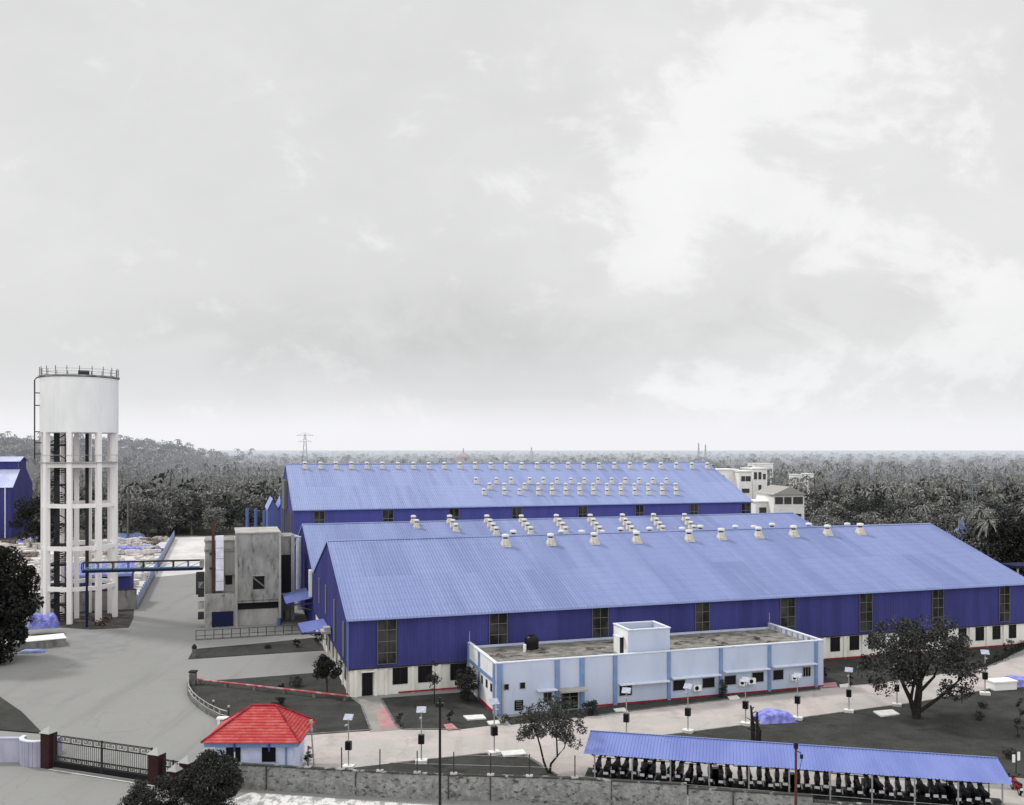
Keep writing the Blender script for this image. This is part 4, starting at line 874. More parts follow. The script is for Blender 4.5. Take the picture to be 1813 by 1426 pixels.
for i in range(nb):
    x = .75+i*(LS-1.9)/(nb-1)+rb.uniform(-.1, .1); y = 2.6+rb.uniform(-.28, .22); lab = 'dark motorcycle parked %s from the left under the blue shelter' % ordn(i)
    loc = wtr(x, y)+(.06,); rz = ang+rb.uniform(-.14, .14)
    if i == 0: bk.location = loc; bk.rotation_euler = (0, 0, rz); bk['label'] = lab; bk['group'] = 'motorcycles parked under the shelter'; bk.scale = (1.3, 1.12, 1.14)
    else: dup(bk, loc, rz, lab, scale=(rb.uniform(1.3, 1.7), 1.25, rb.uniform(1.15, 1.32)))
br = bike(M['bikered']); br.location = G(1799, 1404)+(.03,); br.rotation_euler = (0, 0, ang+.1); br['label'] = 'red motorcycle parked in the open at the right end of the shelter'
for i, k in enumerate((4.5, 9.5, 15.0, 20.5, 25.5)):
    b = MB().box(-.35, .35, -.3, .3, 0, .4).box(-.5, .3, -.2, .35, .4, .9)
    tag(b.build('parts_box', M['dark']), ORD[i]+' dark box from the left at the back of the motorcycle shelter', 'box', 'dark boxes at the back of the shelter').location = wtr(k, 3.3)+(.06,)
# ------------------------------------------------------------------ solar lamps
def lamp():
    t = thing('solar_lamp', 'x', 'solar lamp')
    MB().box(-.45, .45, -.35, .35, 0, .28).build('base', M['slab'], t)
    MB().tube([(0, 0, .28), (0, 0, 4.1)], [.06, .045], 8).build('pole', M['galv'], t)
    p = MB().add([(-.38, -.25, 4.05), (.38, -.25, 4.05), (.38, .25, 4.4), (-.38, .25, 4.4), (-.38, -.27, 4.09), (.38, -.27, 4.09), (.38, .23, 4.44), (-.38, .23, 4.44)], [(3, 2, 1, 0), (4, 5, 6, 7), (0, 1, 5, 4), (1, 2, 6, 5), (2, 3, 7, 6), (3, 0, 4, 7)]).build('solar_panel', M['panel'], t)
    MB().box(-.24, .24, -.2, .2, 1.55, 2.25).build('battery_box', M['dark'], t)
    MB().tube([(0, 0, 3.6), (0, -.55, 3.75)], .03, 5).box(-.09, .09, -.75, -.4, 3.7, 3.78).build('lamp_head', M['galv'], t)
    return t
lp = lamp()
LP = [(617, 1362, 'beside the footpath behind the boundary wall', .95), (746, 1352, 'between two lawns behind the middle of the boundary wall', 1), (875, 1337, 'at the tip of the lawn below the office corner', 1.02), (1109, 1311, 'behind the left end of the shelter roof', 1.0),
      (1218, 1298, 'at the left corner of the big lawn', .96), (1320, 1285, 'beside the pruned trunk and blue tarpaulin', .97), (1412, 1275, 'just right of the blue tarpaulin stack', .96), (1503, 1262, 'at the lane edge left of the white slab', .95), (1588, 1251, 'half hidden behind the crown of the large tree', .92), (1744, 1231, 'at the lane edge right of the large tree', 1.02)]
for i, (px, py, tx, s) in enumerate(LP):
    loc = G(px, py)+(.03,); lab = 'solar street lamp '+tx; rz = (-.15, .0, .4, -.3, -.5, -.55, -.5, -.45, -.4, -.3)[i]
    if i == 0: lp.location = loc; lp.rotation_euler = (0, 0, rz); lp['label'] = lab; lp['group'] = 'solar street lamps'; lp.scale = (s,)*3
    else: dup(lp, loc, rz, lab, scale=s)
# utility poles
t = thing('utility_pole', 'tall dark pole in front of the boundary wall, crossing the lawns', 'pole', (-4.78, 62.2, 0)); MB().tube([(0, 0, 0), (0, 0, 7.9)], [.10, .08], 8).build('shaft', M['seat'], t)
MB().box(-.28, .28, -.15, .15, 7.9, 8.15).tube([(0, 0, 8.1), (0, 0, 8.5)], .08, 6).tube([(-.2, 0, 8.1), (-.3, 0, 8.4)], .03, 5).build('insulator', M['dark'], t)
t = thing('utility_pole', 'dark pole with insulators standing before the shelter roof', 'pole', (18.65, 61.6, 0)); MB().tube([(0, 0, 0), (0, 0, 5.5)], [.10, .08], 8).build('shaft', M['rust'], t)
MB().box(-.12, .12, -.1, .1, 5.3, 5.7).box(.28, .46, -.08, .08, 4.65, 4.92).tube([(0, 0, 5.2), (.35, 0, 5.0)], .03, 5).tube([(.38, 0, 4.6), (.2, 0, 3.6), (.05, 0, 3.5)], .02, 4).build('insulator', M['dark'], t)
t = thing('sign_post', 'post with two white cards beside the right end of the shelter', 'sign', G(1799, 1372)+(0,)); MB().tube([(0, 0, 0), (0, 0, 1.8)], .04).build('post', M['steel_dark'], t); MB().box(-.3, -.08, -.03, .0, .95, 1.55).box(.08, .3, -.03, .0, 1.1, 1.75).build('card', M['white'], t)
t = thing('light_pole', 'leaning thin pole and fitting beside the guard house', 'pole', G(556, 1357)+(0,)); MB().tube([(0, 0, 0), (-.25, 0, 3.4)], .06).build('shaft', M['galv'], t); MB().box(-.4, -.1, -.1, .1, 2.8, 3.0).build('fitting', M['conc_light'], t); MB().box(-.35, -.12, -.1, .1, 3.4, 3.65).build('fitting', M['conc_light'], t)
# ------------------------------------------------------------------ vegetation
def mesh_np(name, V, m, nq):
    me = bpy.data.meshes.new(name); n = len(V)//nq
    me.vertices.add(len(V)); me.vertices.foreach_set('co', V.astype(np.float32).ravel())
    me.loops.add(n*nq); me.loops.foreach_set('vertex_index', np.arange(n*nq, dtype=np.int32))
    me.polygons.add(n); me.polygons.foreach_set('loop_start', np.arange(0, n*nq, nq, dtype=np.int32)); me.polygons.foreach_set('loop_total', np.full(n, nq, dtype=np.int32))
    me.update(calc_edges=True); me.materials.append(m); return me
def leaves(centres, size, rng, flat=.0):
    n = len(centres); d = rng.normal(size=(n, 3)); d[:, 2] += flat; d /= np.linalg.norm(d, axis=1)[:, None]
    e = rng.normal(size=(n, 3)); a = np.cross(d, e); a /= np.linalg.norm(a, axis=1)[:, None]; c = np.cross(d, a)
    s = size*rng.uniform(.6, 1.35, size=(n, 1)); a = a*s; c = c*s*.6
    V = np.stack([centres-a, centres-c, centres+a, centres+c], axis=1); return V.reshape(-1, 3)
def clumps(rng, n, R, zc, hz, low=.35):
    out = []
    while len(out) < n:
        p = rng.uniform(-1, 1, 3); r = np.linalg.norm(p)
        if r > 1 or r < low: continue
        out.append((p[0]*R, p[1]*R, zc+p[2]*hz))
    return np.array(out)
def crown_pts(rng, cl, per, cr):
    P = []
    for c in cl:
        d = rng.normal(size=(per, 3)); d /= np.linalg.norm(d, axis=1)[:, None]
        r = cr*rng.uniform(.7, 1.3)*rng.uniform(.45, 1, size=(per, 1))**.6; P.append(c+d*r*np.array([1, 1, .75]))
    return np.concatenate(P)
def limbs(rng, th, base_r, cl, k, lean=(0, 0), fork=.6):
    b = MB(); top = Vector((lean[0], lean[1], th))
    b.tube([(0, 0, -.1), (lean[0]*.4, lean[1]*.4, th*.5), tuple(top)], [base_r*1.15, base_r*.85, base_r*.7], 8)
    idx = rng.choice(len(cl), min(k, len(cl)), replace=False)
    for i in idx:
        e = Vector(cl[i]); s = top*rng.uniform(fork, 1.0); m_ = s.lerp(e, .5)+Vector((rng.normal()*.25, rng.normal()*.25, -.1*(e-s).length))
        r = base_r*rng.uniform(.3, .55); b.tube([tuple(s), tuple(m_), tuple(e)], [r, r*.6, r*.2], 5, cap=False)
    return b
def tree(name, label, cat, loc, seed, Hh, R, zlow, th, nc, per, cr, leaf, lm, base_r=.2, k=14, lean=(0, 0), fork=.6, group=None, low=.35, extra=None, barkm='bark', mains=None):
    rng = np.random.default_rng(seed); t = thing(name, label, cat, loc, 0, group)
    cl = clumps(rng, nc, R, (Hh+zlow)/2, (Hh-zlow)/2, low)
    cl[:, 0] += lean[0]*.5+(.7 if seed == 31 else 0); cl[:, 1] += lean[1]*.5
    if extra is not None: cl = np.concatenate([cl, extra])
    if mains:
        b = MB(); ends = []
        for pts, r0, r1 in mains:
            n = len(pts); b.tube(pts, [r0+(r1-r0)*i/(n-1) for i in range(n)], 7); ends += [(Vector(p), r0+(r1-r0)*i/(n-1)) for i, p in enumerate(pts) if i >= 2 or i == n-1]
        for c in cl[rng.choice(len(cl), min(k, len(cl)), replace=False)]:
            c = Vector(c); e, r = min(ends, key=lambda q: (q[0]-c).length+(3 if q[0].z > c.z+.3 else 0)); m_ = e.lerp(c, .5)+Vector((rng.normal()*.15, rng.normal()*.15, .12))
            b.tube([tuple(e), tuple(m_), tuple(c)], [r*.6, r*.4, r*.12], 5, cap=False)
        o = b.build('trunk', M[barkm], t)
    else: o = limbs(rng, th, base_r, cl, k, lean, fork).build('trunk', M[barkm], t)
    me = mesh_np('crown', leaves(crown_pts(rng, cl, per, cr), leaf, rng, .3), M[lm], 4); link('crown', me, t)
    return t
# large tree on the lawn
rng0 = np.random.default_rng(3)
tree('tree', 'large dark spreading tree with forked trunk on the big lawn', 'tree', G(1622, 1273)+(.05,), 31, 9.2, 4.9, 3.0, 1.7, 92, 160, .9, .12, 'leafT', .30, 46, (.0, 0), .45, low=.3,
     mains=[([(0, 0, -.1), (.1, 0, 1.1), (.3, 0, 2.4), (.5, .2, 4.2), (.4, .2, 6.2)], .42, .12), ([(-.1, 0, .3), (-.5, 0, 1.7), (-1.2, -.2, 3.0), (-1.8, -.2, 4.6), (-2.6, 0, 6.0)], .26, .08),
            ([(.15, 0, .5), (1.4, -.2, 1.5), (2.8, -.3, 2.6), (3.9, -.2, 3.6)], .2, .08), ([(0, .2, .9), (.6, 1.0, 2.6), (1.6, 1.5, 4.2), (2.6, 1.6, 5.8)], .22, .08), ([(-.5, 0, 1.7), (-.6, -.9, 3.4), (-.8, -1.6, 5.2)], .16, .07), ([(.3, 0, 2.4), (1.4, -.6, 4.0), (2.0, -1.0, 6.2)], .17, .06)],
     extra=np.array([(-3.6, -.5, 3.3), (4.4, -.6, 2.6), (4.0, .8, 2.2), (3.3, -1.2, 2.7), (-4.4, .5, 4.2), (-2.9, 0, 2.9), (4.9, 0, 3.6), (2.2, -1.0, 2.6)]))
tree('tree', 'small open tree with two thin bent stems near the shelter end', 'tree', G(973, 1370)+(.05,), 32, 5.6, 2.75, 2.7, .25, 58, 120, .5, .085, 'leafB', .09, 22, (.1, 0), .2,
     mains=[([(-.1, 0, -.05), (-.45, 0, .9), (-.75, 0, 2.2), (-1.1, .1, 3.3), (-1.5, .1, 4.1)], .1, .035), ([(0, 0, -.05), (.1, 0, .7), (.6, 0, 1.3), (.55, .1, 2.5), (.45, .1, 3.8)], .11, .04), ([(.6, 0, 1.3), (1.15, .1, 1.9), (1.4, .1, 3.1)], .06, .03)],
     extra=np.array([(-2.2, 0, 2.7), (2.0, .2, 2.2), (1.6, .1, 2.7), (-1.9, -.2, 3.3), (2.5, 0, 3.3)]))
for q in range(1): pass
tree('tree', 'broad dark leafy tree filling the left edge by the road', 'tree', (-62.0, 110.5, 0), 33, 14.3, 4.8, .8, 4, 170, 260, 1.35, .2, 'leafA', .4, 20, low=.3, extra=np.array([(4.2, -1, 2.6), (4.5, -1.5, 4), (3.2, -2, 1.2), (2.4, -2, .8), (4.0, -.5, 6), (3.5, -.5, 8)]))
tree('tree', 'dark rounded tree at the right edge beyond the near shed', 'tree', (93.5, 172, 0), 34, 12.6, 8.5, 2, 4, 100, 160, 1.9, .26, 'leafA', .4, 14)
tree('tree', 'small round-headed tree at the corner of the near shed', 'tree', G(579, 1231)+(.05,), 35, 4.0, 1.3, 1.7, 1.8, 30, 170, .5, .085, 'leafA', .07, 8)
tree('tree', 'thin straggly tree in front of the cream wall windows', 'tree', G(769, 1247)+(.05,), 36, 4.4, .7, 1.2, 2.5, 14, 60, .38, .07, 'leafBush', .06, 10)
tree('bush', 'tall dark bush at the left face of the office', 'bush', G(829, 1243)+(.05,), 37, 3.6, 1.15, .2, .8, 34, 150, .5, .08, 'leafBush', .08, 8)
tree('tree', 'grey tree beside the blue hall behind the water tower', 'tree', (-122, 242, 0), 38, 13, 6.5, 1, 4, 60, 130, 1.7, .25, 'leafA', .35, 12)
tree('bush', 'large round dark bush in front of the boundary wall and gate', 'bush', (-20.9, 64.6, 0), 39, 3.9, 1.9, -.2, 1, 80, 360, .6, .075, 'leafBush', .12, 10)
tree('bush', 'low spreading dark bush at the foot of the short gate', 'bush', (-24.2, 64.4, 0), 40, 2.6, 2.0, -.6, .8, 50, 170, .6, .08, 'leafBush', .1, 10, extra=np.array([(-1.9, 0, .9), (-2.2, .2, .6), (-1.4, .3, 1.5)]))
tree('bush', 'tuft of pale grass-like leaves on the lawn below the small tree', 'bush', G(522, 1216)+(.05,), 41, .95, .8, .1, .2, 12, 110, .3, .06, 'leafB', .03, 4)
tree('bush', 'dark rounded bush in the middle of the triangular lawn', 'bush', G(493, 1251)+(.05,), 42, .8, .65, .05, .2, 12, 90, .25, .05, 'leafA', .03, 4)
tree('bush', 'clipped upright shrub between the office windows', 'bush', G(1279, 1236)+(.05,), 43, 2.0, .4, .1, .3, 18, 90, .28, .05, 'leafBush', .04, 3)
tree('bush', 'dark bush beside the upper strip of lawn', 'bush', G(527, 1146)+(.05,), 44, 1.0, .5, .05, .2, 9, 70, .25, .06, 'leafA', .03, 4)
tree('bush', 'dark bush at the shed end of the upper lawn strip', 'bush', G(563, 1142)+(.05,), 45, 1.6, .7, .05, .3, 12, 80, .3, .07, 'leafA', .03, 4)
tree('bush', 'bush at the office corner under the small open tree', 'bush', G(892, 1283)+(.05,), 46, 1.0, .5, .05, .2, 9, 70, .25, .05, 'leafBush', .03, 4)
tree('bush', 'dark bushes right of the office entrance', 'bush', G(1046, 1266)+(.05,), 47, 1.4, .9, .05, .3, 16, 90, .32, .06, 'leafA', .04, 5)
tree('bush', 'dark bush on the lawn right of the office', 'bush', G(1532, 1184)+(.05,), 48, 1.5, .75, .05, .3, 14, 90, .32, .06, 'leafA', .04, 5)
for i, (px, py, hh, r, la) in enumerate(((1461, 1204, 1.8, .35, 'small palm-like plant right of the office'), (1506, 1217, 1.5, .2, 'narrow upright plant at the lane edge right of the office'), (708, 1289, 1.3, .35, 'thin leafless-looking plant at the footpath corner'), (796, 1279, 1.5, .28, 'small cone-shaped conifer on the middle lawn'),
      (1485, 1164, 2.6, .5, 'leafy plant climbing the cream wall right of the office'), (1515, 1160, 2.2, .45, 'second leafy plant against the cream wall right of the office'), (1733, 1276, .8, .5, 'low spiky plant on the big lawn, lower of two'), (1741, 1254, .5, .5, 'low spiky plant on the big lawn, upper of two'), (1806, 1277, 2.2, .35, 'thin shrub at the right edge of the big lawn, upper'),
      (1802, 1306, 1.6, .35, 'thin shrub at the right edge of the big lawn, lower'), (1764, 1170, 1.3, .35, 'cone shrub behind the curved hedge'), (1780, 1160, 1.4, .25, 'slim shrub behind the curved hedge'), (1791, 1154, 2.2, .4, 'taller slim shrub near the right edge of the near shed'), (1790, 1345, 1.0, .5, 'small bush behind the sign post by the shelter end'),
      (1540, 1213, .6, .3, 'tiny round bush at the lane edge left of the large tree'), (1558, 1211, .6, .3, 'tiny bush just left of the large tree crown'), (545, 1357, 1.6, .35, 'dark potted plant beside the guard house'), (497, 1220, .5, .3, 'small weed beside the red pipe'), (473, 1149, .3, .5, 'flat dark weed on the upper strip of lawn'))):
    tree('plant', la, 'plant', G(px, py)+(.05,), 60+i, hh, r, .1, hh*.5, 9, 45, max(.14, r*.5), .06, 'leafBush', .035, 5)
# hedge
hp = gpx((1700, 1190), (1745, 1179), (1775, 1168), (1800, 1153), (1813, 1143), (1840, 1135)); P = []
rng = np.random.default_rng(5)
for a, c in zip(hp, hp[1:]):
    a, c = np.array(a), np.array(c)
    for _ in range(700):
        f = rng.random(); q = a+(c-a)*f; P.append((q[0]+rng.normal()*.22, q[1]+rng.normal()*.22, rng.uniform(0, .6)))
P = np.array(P); P[:, :2] -= np.array(hp[0]); o = link('hedge', mesh_np('hedge', leaves(P, .07, rng), M['leafA'], 4)); o.location = hp[0]+(0,); tag(o, 'low dark hedge curving along the lane at the right edge', 'hedge')
# pruned trunks
t = thing('pruned_tree', 'group of bare pruned trunks beside the blue tarpaulin', 'tree', G(1336, 1316)+(0,)); b = MB(); rq = random.Random(2)
for k in range(6):
    x, y = rq.uniform(-.55, .55), rq.uniform(-.3, .3); h_ = rq.uniform(1.9, 3.3); x2 = x+rq.uniform(-.5, .3)
    b.tube([(x, y, 0), (x+rq.uniform(-.08, .08), y, h_*.5), (x2, y, h_)], [.13, .1, .06], 6)
    for q in range(3): z = h_*rq.uniform(.4, .95); s = rq.choice((-1, 1)); xx = x+(x2-x)*max(0, (z/h_-.5)*2); b.tube([(xx, y, z), (xx+s*rq.uniform(.15, .5), y, z+rq.uniform(.1, .4))], [.05, .02], 4)
b.build('trunk', M['bark'], t)
# ---- woods
def palm_np(rng, Hh, nf, seg, fl, wl):
    """fronds as separate leaflets, returned as quads"""
    V = []
    for i in range(nf):
        a = 2*math.pi*i/nf+rng.uniform(-.25, .25); up = rng.uniform(-.3, 1.0); d = np.array([math.cos(a), math.sin(a), 0]); s_ = np.array([-math.sin(a), math.cos(a), 0])
        prev = np.array([0, 0, Hh]); L_ = fl*rng.uniform(.8, 1.1)
        for k in range(seg):
            f = (k+1)/seg; nxt = np.array([0, 0, Hh])+d*L_*f*(1-.12*f)+np.array([0, 0, L_*(up*.7*f-.75*f*f)])
            w_ = wl*(1-.55*f); dr = np.array([0, 0, -w_*.55]); g = (nxt-prev)*.35
            for s in (1, -1): V += [prev, nxt-g*.3, nxt+s_*s*w_+dr+g, prev+s_*s*w_*.9+dr+g*1.2]
            prev = nxt
    return np.array(V)
def trunk_quads(Hh, r0, r1, lean=(0, 0)):
    V = []; n = 5
    for k in range(2):
        z0, z1 = Hh*k/2, Hh*(k+1)/2; f0, f1 = k/2, (k+1)/2
        for i in range(n):
            a, c = 2*math.pi*i/n, 2*math.pi*(i+1)/n; ra, rb_ = r0+(r1-r0)*f0, r0+(r1-r0)*f1
            V += [(ra*math.cos(a), ra*math.sin(a), z0), (ra*math.cos(c), ra*math.sin(c), z0), (rb_*math.cos(c), rb_*math.sin(c), z1), (rb_*math.cos(a), rb_*math.sin(a), z1)]
    return np.array(V)
rng = np.random.default_rng(17)
PALM = []
for k in range(4):
    Hh = 9.5+k*1.2; PALM.append((mesh_np('palm_trunk_mesh', trunk_quads(Hh, .2, .12), M['barkf'], 4), mesh_np('palm_crown_mesh', palm_np(rng, Hh, 21, 6, 2.7, .26), M['palm'], 4)))
BROAD = []
for k in range(6):
    Hh = 8.5+rng.uniform(-1, 2.2); R_ = 3.8+rng.uniform(-.5, 1.2); cl = clumps(rng, 20, R_, Hh*.58, Hh*.42, .4)
    b = limbs(rng, Hh*.35, .22, cl, 6); mt = b.mesh('broad_trunk_mesh'); mt.materials.append(M['barkf'])
    BROAD.append((mt, mesh_np('broad_crown_mesh', leaves(crown_pts(rng, cl, 95, 1.3), .22, rng, .3), M['leafF' if k % 2 else 'leafF2'], 4)))
def low_broad(rng):
    Hh = 10+rng.uniform(-1.5, 1.5); cl = clumps(rng, 7, 4.2, Hh*.58, Hh*.4, .35); return leaves(crown_pts(rng, cl, 15, 1.9), .75, rng, .3)
LB = [low_broad(rng) for _ in range(8)]; LPm = [np.concatenate([palm_np(rng, 11+1.2*k, 8, 3, 3.8, .9), trunk_quads(11+1.2*k, .2, .15)]) for k in range(4)]
def in_site(x, y):
    u, v = UV(x, y)
    if v < 190 and -24 < u < 0: return True
    if -112 < u < -23 and v < 186: return True
    if -8 < u < 96 and v < 125: return True
    if -96 <= x <= -90 and False: return True
    if x < -120 and y < 315 and x > -260: return True
    if 96 <= u and v < 60 and False: return True
    return False
def hidden(x, y, h):
    a = x/y*F+CX; top = HY+(H-h)*F/y
    if 515 < a < 1240 and top > 822: return True
    if a < 70 and top > 812 and y > 262 and a < 60: return True
    if 1240 <= a < 1340 and top > 822+(a-1240)*.7: return True
    if 1340 <= a < 1640 and top > 935: return True
    return False
def hilltrees():
    for _ in range(1100): yield (float(rng.uniform(-640, -270)), float(rng.uniform(560, 940)))
Y = 172.0; n_ind = {'p': 0, 'b': 0}; FAR_B, FAR_P, FAR_D = [], [], []
cand = []
while Y < 3600:
    s = max(6.2, Y*.0235); nrow = int(1.36*Y/s)
    for i in range(nrow):
        a = -.68+1.36*(i+rng.uniform(0, 1))/nrow; x = a*Y; y = Y+rng.uniform(-.5, .5)*s
        if Y < 240 and a < .27: continue
        if in_site(x, y): continue
        cand.append((x, y))
    Y += s*(.9 if Y < 700 else 1.2)
cand += list(hilltrees())
for (x, y) in cand:
    px = x/y*F+CX
    pal = rng.random() < (.12 if y < 290 else .42 if y < 420 else .6)
    if y < 330: pal = rng.random() < .06
    elif y < 420: pal = rng.random() < .35
    # keep clearings round the far white houses
    if (1262 < px < 1450 and 250 < y < 290) or (1262 < px < 1372 and 314 < y < 372) or (1372 < px < 1450 and 250 < y < 330): continue
    front = 1262 < px < 1450 and y < 320
    px = x/y*F+CX; z = hill_h(x, y) if y > 450 and x < -150 else 0
    sc_ = rng.uniform(.75, 1.2)*(1.3 if y < 330 and px < 350 else 1.12 if y < 330 else 1 if y < 700 else 1.08)
    if z > 9: pal = rng.random() < .12; sc_ *= .85
    rz = rng.uniform(0, 6.28)
    if front: sc_ = float(rng.uniform(.62, .78)) if y < 260 else float(rng.uniform(.8, .95)); pal = False
    if hidden(x, y, 12*sc_+z): continue
    onscreen = -40 < px < 1860
    key = 'p' if pal else 'b'
    if onscreen and n_ind[key] < 290 and y < 560:
        tr, cr = (PALM[n_ind['p'] % 4] if pal else BROAD[int(rng.integers(6))])
        side = 'left' if px < 520 else 'right'
        if pal: la = 'coconut palm standing in the wood beyond the %s' % ('tower and storage yard' if side == 'left' else 'right end of the sheds')
        else: la = 'broad leafy tree in the wood beyond the %s' % ('tower and storage yard' if side == 'left' else 'right end of the sheds')
        t = thing('palm_tree' if pal else 'broadleaf_tree', la, 'palm tree' if pal else 'tree', (x, y, z), rz, ('palms' if pal else 'broadleaf trees')+' in the %s wood' % side, scale=float(sc_))
        link('trunk', tr, t); link('crown', cr, t); n_ind[key] += 1
    else:
        T = LPm[int(rng.integers(4))] if pal else LB[int(rng.integers(8))]
        c_, s_ = math.cos(rz), math.sin(rz); g = sc_*(1.0 if y < 900 else 1.25 if not pal else 1.1)
        V = np.stack([(T[:, 0]*c_-T[:, 1]*s_)*g+x, (T[:, 0]*s_+T[:, 1]*c_)*g+y, T[:, 2]*sc_+z], axis=1)
        (FAR_P if pal else (FAR_D if rng.random() < .4 else FAR_B)).append(V)
print('trees', n_ind, len(FAR_B), len(FAR_P), len(FAR_D))
for nm, Ls, m_, la in (('distant_broadleaf_wood', FAR_B, 'leafF', 'grey leafy woodland stretching to the hazy horizon'), ('distant_palm_grove', FAR_P, 'palm', 'mass of distant coconut palms stretching to the hazy horizon'), ('distant_dark_wood', FAR_D, 'leafF2', 'darker patches of distant woodland below the horizon')):
    o = link(nm, mesh_np(nm, np.concatenate(Ls), M[m_], 4)); o['kind'] = 'stuff'; o['label'] = la; o['category'] = 'wood'
# ------------------------------------------------------------------ distant houses, pylons
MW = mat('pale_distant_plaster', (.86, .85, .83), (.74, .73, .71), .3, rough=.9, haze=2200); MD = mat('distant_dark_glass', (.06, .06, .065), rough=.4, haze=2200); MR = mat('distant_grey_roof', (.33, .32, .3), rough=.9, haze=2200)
def house(label, px0, px1, Yd, ztop, z0, depth, wins, roof=None, name='white_house'):
    x0_, x1_ = (px0-CX)/F*Yd, (px1-CX)/F*Yd; t = thing(name, label, 'house', (x0_, Yd, 0), .1); w_ = x1_-x0_
    MB().box(0, w_, 0, depth, z0, ztop).build('wall', MW, t)
    if roof == 'gable': MB().add([(-.6, -.8, ztop-.3), (w_/2, -.8, ztop+2.0), (w_+.6, -.8, ztop-.3), (-.6, depth, ztop-.3), (w_/2, depth, ztop+2.0), (w_+.6, depth, ztop-.3)], [(0, 1, 4, 3), (1, 2, 5, 4), (0, 2, 1)]).build('roof', MR, t)
    else: MB().box(-.3, w_+.3, -.3, depth+.3, ztop, ztop+.35).build('roof', MW, t)
    for (a, c, za, zc) in wins:
        f = MB().box(a*w_, c*w_, -.12, -.02, za, zc).build('window', MD, t)
    return t
house('white two-storey house with gabled top just right of the tall shed', 1370, 1426, 268, 12.2, 0, 14, [(.04, .3, 9.2, 11.2), (.34, .58, 9.2, 11.2), (.63, .95, 9.2, 11.2), (.4, .5, 5.0, 6.6), (.66, .9, 5.6, 6.4)], 'gable')
house('flat low white annex left of the gabled white house', 1338, 1370, 272, 9.5, 0, 10, [(.2, .6, 6, 8)])
house('white flat-roofed house partly hidden by the tall shed roof end', 1272, 1308, 335, 17.4, 0, 12, [(.1, .3, 13, 15.5)])
house('white house block with balcony and dark windows behind the tall shed end', 1309, 1332, 330, 16.9, 0, 12, [(.15, .45, 13.6, 15.4), (.5, .9, 13.6, 15.4), (.2, .8, 9.5, 11)])
house('tallest white house block right of the balcony house', 1332.5, 1359, 338, 17.7, 0, 12, [(.1, .3, 14, 16.6), (.4, .6, 14, 16.6), (.72, .9, 14, 16), (.4, .6, 10, 12)])
house('long low white roof far among the trees', 1336, 1370, 560, 16.0, 0, 12, [(.2, .8, 11, 12.5)])
house('tiny white house far left of two among the right wood', 1408, 1418, 480, 11.6, 0, 8, [(.3, .6, 8, 10)]); house('tiny white house far right of two among the right wood', 1430, 1441, 485, 11.8, 0, 8, [(.3, .6, 8, 10)])
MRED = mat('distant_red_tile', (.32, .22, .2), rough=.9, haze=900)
t = thing('temple', 'small reddish domed building on the horizon above the tall shed', 'temple', ((820-CX)/F*900, 900, 0)); MB().box(-7, 7, 0, 8, 0, 17.5).build('wall', MRED, t); MB().lathe([(7, 17.5), (5.5, 19.2), (2.5, 20.8), (.8, 21.6), (.3, 26)], 14, (0, 4, 0)).build('dome', MRED, t)
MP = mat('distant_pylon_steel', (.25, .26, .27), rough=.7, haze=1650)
def pylon(label, px, Yd, hh, w_, arms=True, r=.12):
    t = thing('pylon', label, 'pylon', ((px-CX)/F*Yd, Yd, 0), .3); b = MB(); n_ = 8
    for k in range(n_):
        z0, z1 = hh*k/n_, hh*(k+1)/n_; w0, w1 = w_*(1-k/n_*.85), w_*(1-(k+1)/n_*.85)
        for sx_, sy_ in ((-1, -1), (1, -1), (1, 1), (-1, 1)): b.tube([(sx_*w0, sy_*w0, z0), (sx_*w1, sy_*w1, z1)], r, 4, cap=False)
        for sy_ in (-1, 1):
            b.tube([(-w0, sy_*w0, z0), (w1, sy_*w1, z1)], r*.6, 3, cap=False); b.tube([(w0, sy_*w0, z0), (-w1, sy_*w1, z1)], r*.6, 3, cap=False); b.tube([(sy_*w0, -w0, z0), (sy_*w1, w1, z1)], r*.6, 3, cap=False)
    b.build('lattice', MP, t)
    if arms:
        b = MB()
        for z, L_ in ((hh*.97, 1.9), (hh*.86, 1.5)): b.tube([(-w_*L_, 0, z), (w_*L_, 0, z)], r, 4).tube([(-w_*L_, 0, z), (0, 0, z+hh*.05)], r*.7, 4).tube([(w_*L_, 0, z), (0, 0, z+hh*.05)], r*.7, 4)
        b.build('cross_arm', MP, t)
pylon('hazy transmission pylon with cross arms above the left end of the tall shed', 540, 560, 34, 2.6, True, .08)
pylon('thin hazy mast above the right half of the tall shed', 1237, 900, 30.5, 1.6, False, .14); pylon('second thin hazy mast close right of the first', 1249, 900, 29, 1.6, False, .14)
pylon('grey lattice pylon in the wood right of the near shed', 1722, 235, 16.5, 1.9, True, .07)
pylon('short hazy tower on the horizon over the middle of the tall shed', 941, 1300, 27, 3, False, .2)
t = thing('mobile_crane_cover', 'blue and white sheeted frame beyond the right end of the near shed', 'sheeted frame', ((1700-CX)/F*190, 190, 0)); MB().add([(-2.6, 0, 7.0), (2.2, 0, 6.2), (1.4, 1, 9.2), (0.4, 0, 11.2), (-.2, 1, 9.0)], [(0, 1, 2, 3, 4)]).build('sheet', M['tarp2'], t); MB().tube([(0, .5, 0), (0, .5, 10.9)], .12).build('mast', M['galv'], t)
# dark blue low building glimpsed at the far right
t = thing('blue_canopy', 'dark blue canopy glimpsed under the tree at the right edge', 'canopy', (82, 152, 0), .3); MB().box(0, 10, 0, 4, 5.6, 6.0).build('roof', M['navy'], t); MB().box(.2, .4, .2, .4, 0, 5.6).box(9.6, 9.8, .2, .4, 0, 5.6).build('post', M['galv'], t)
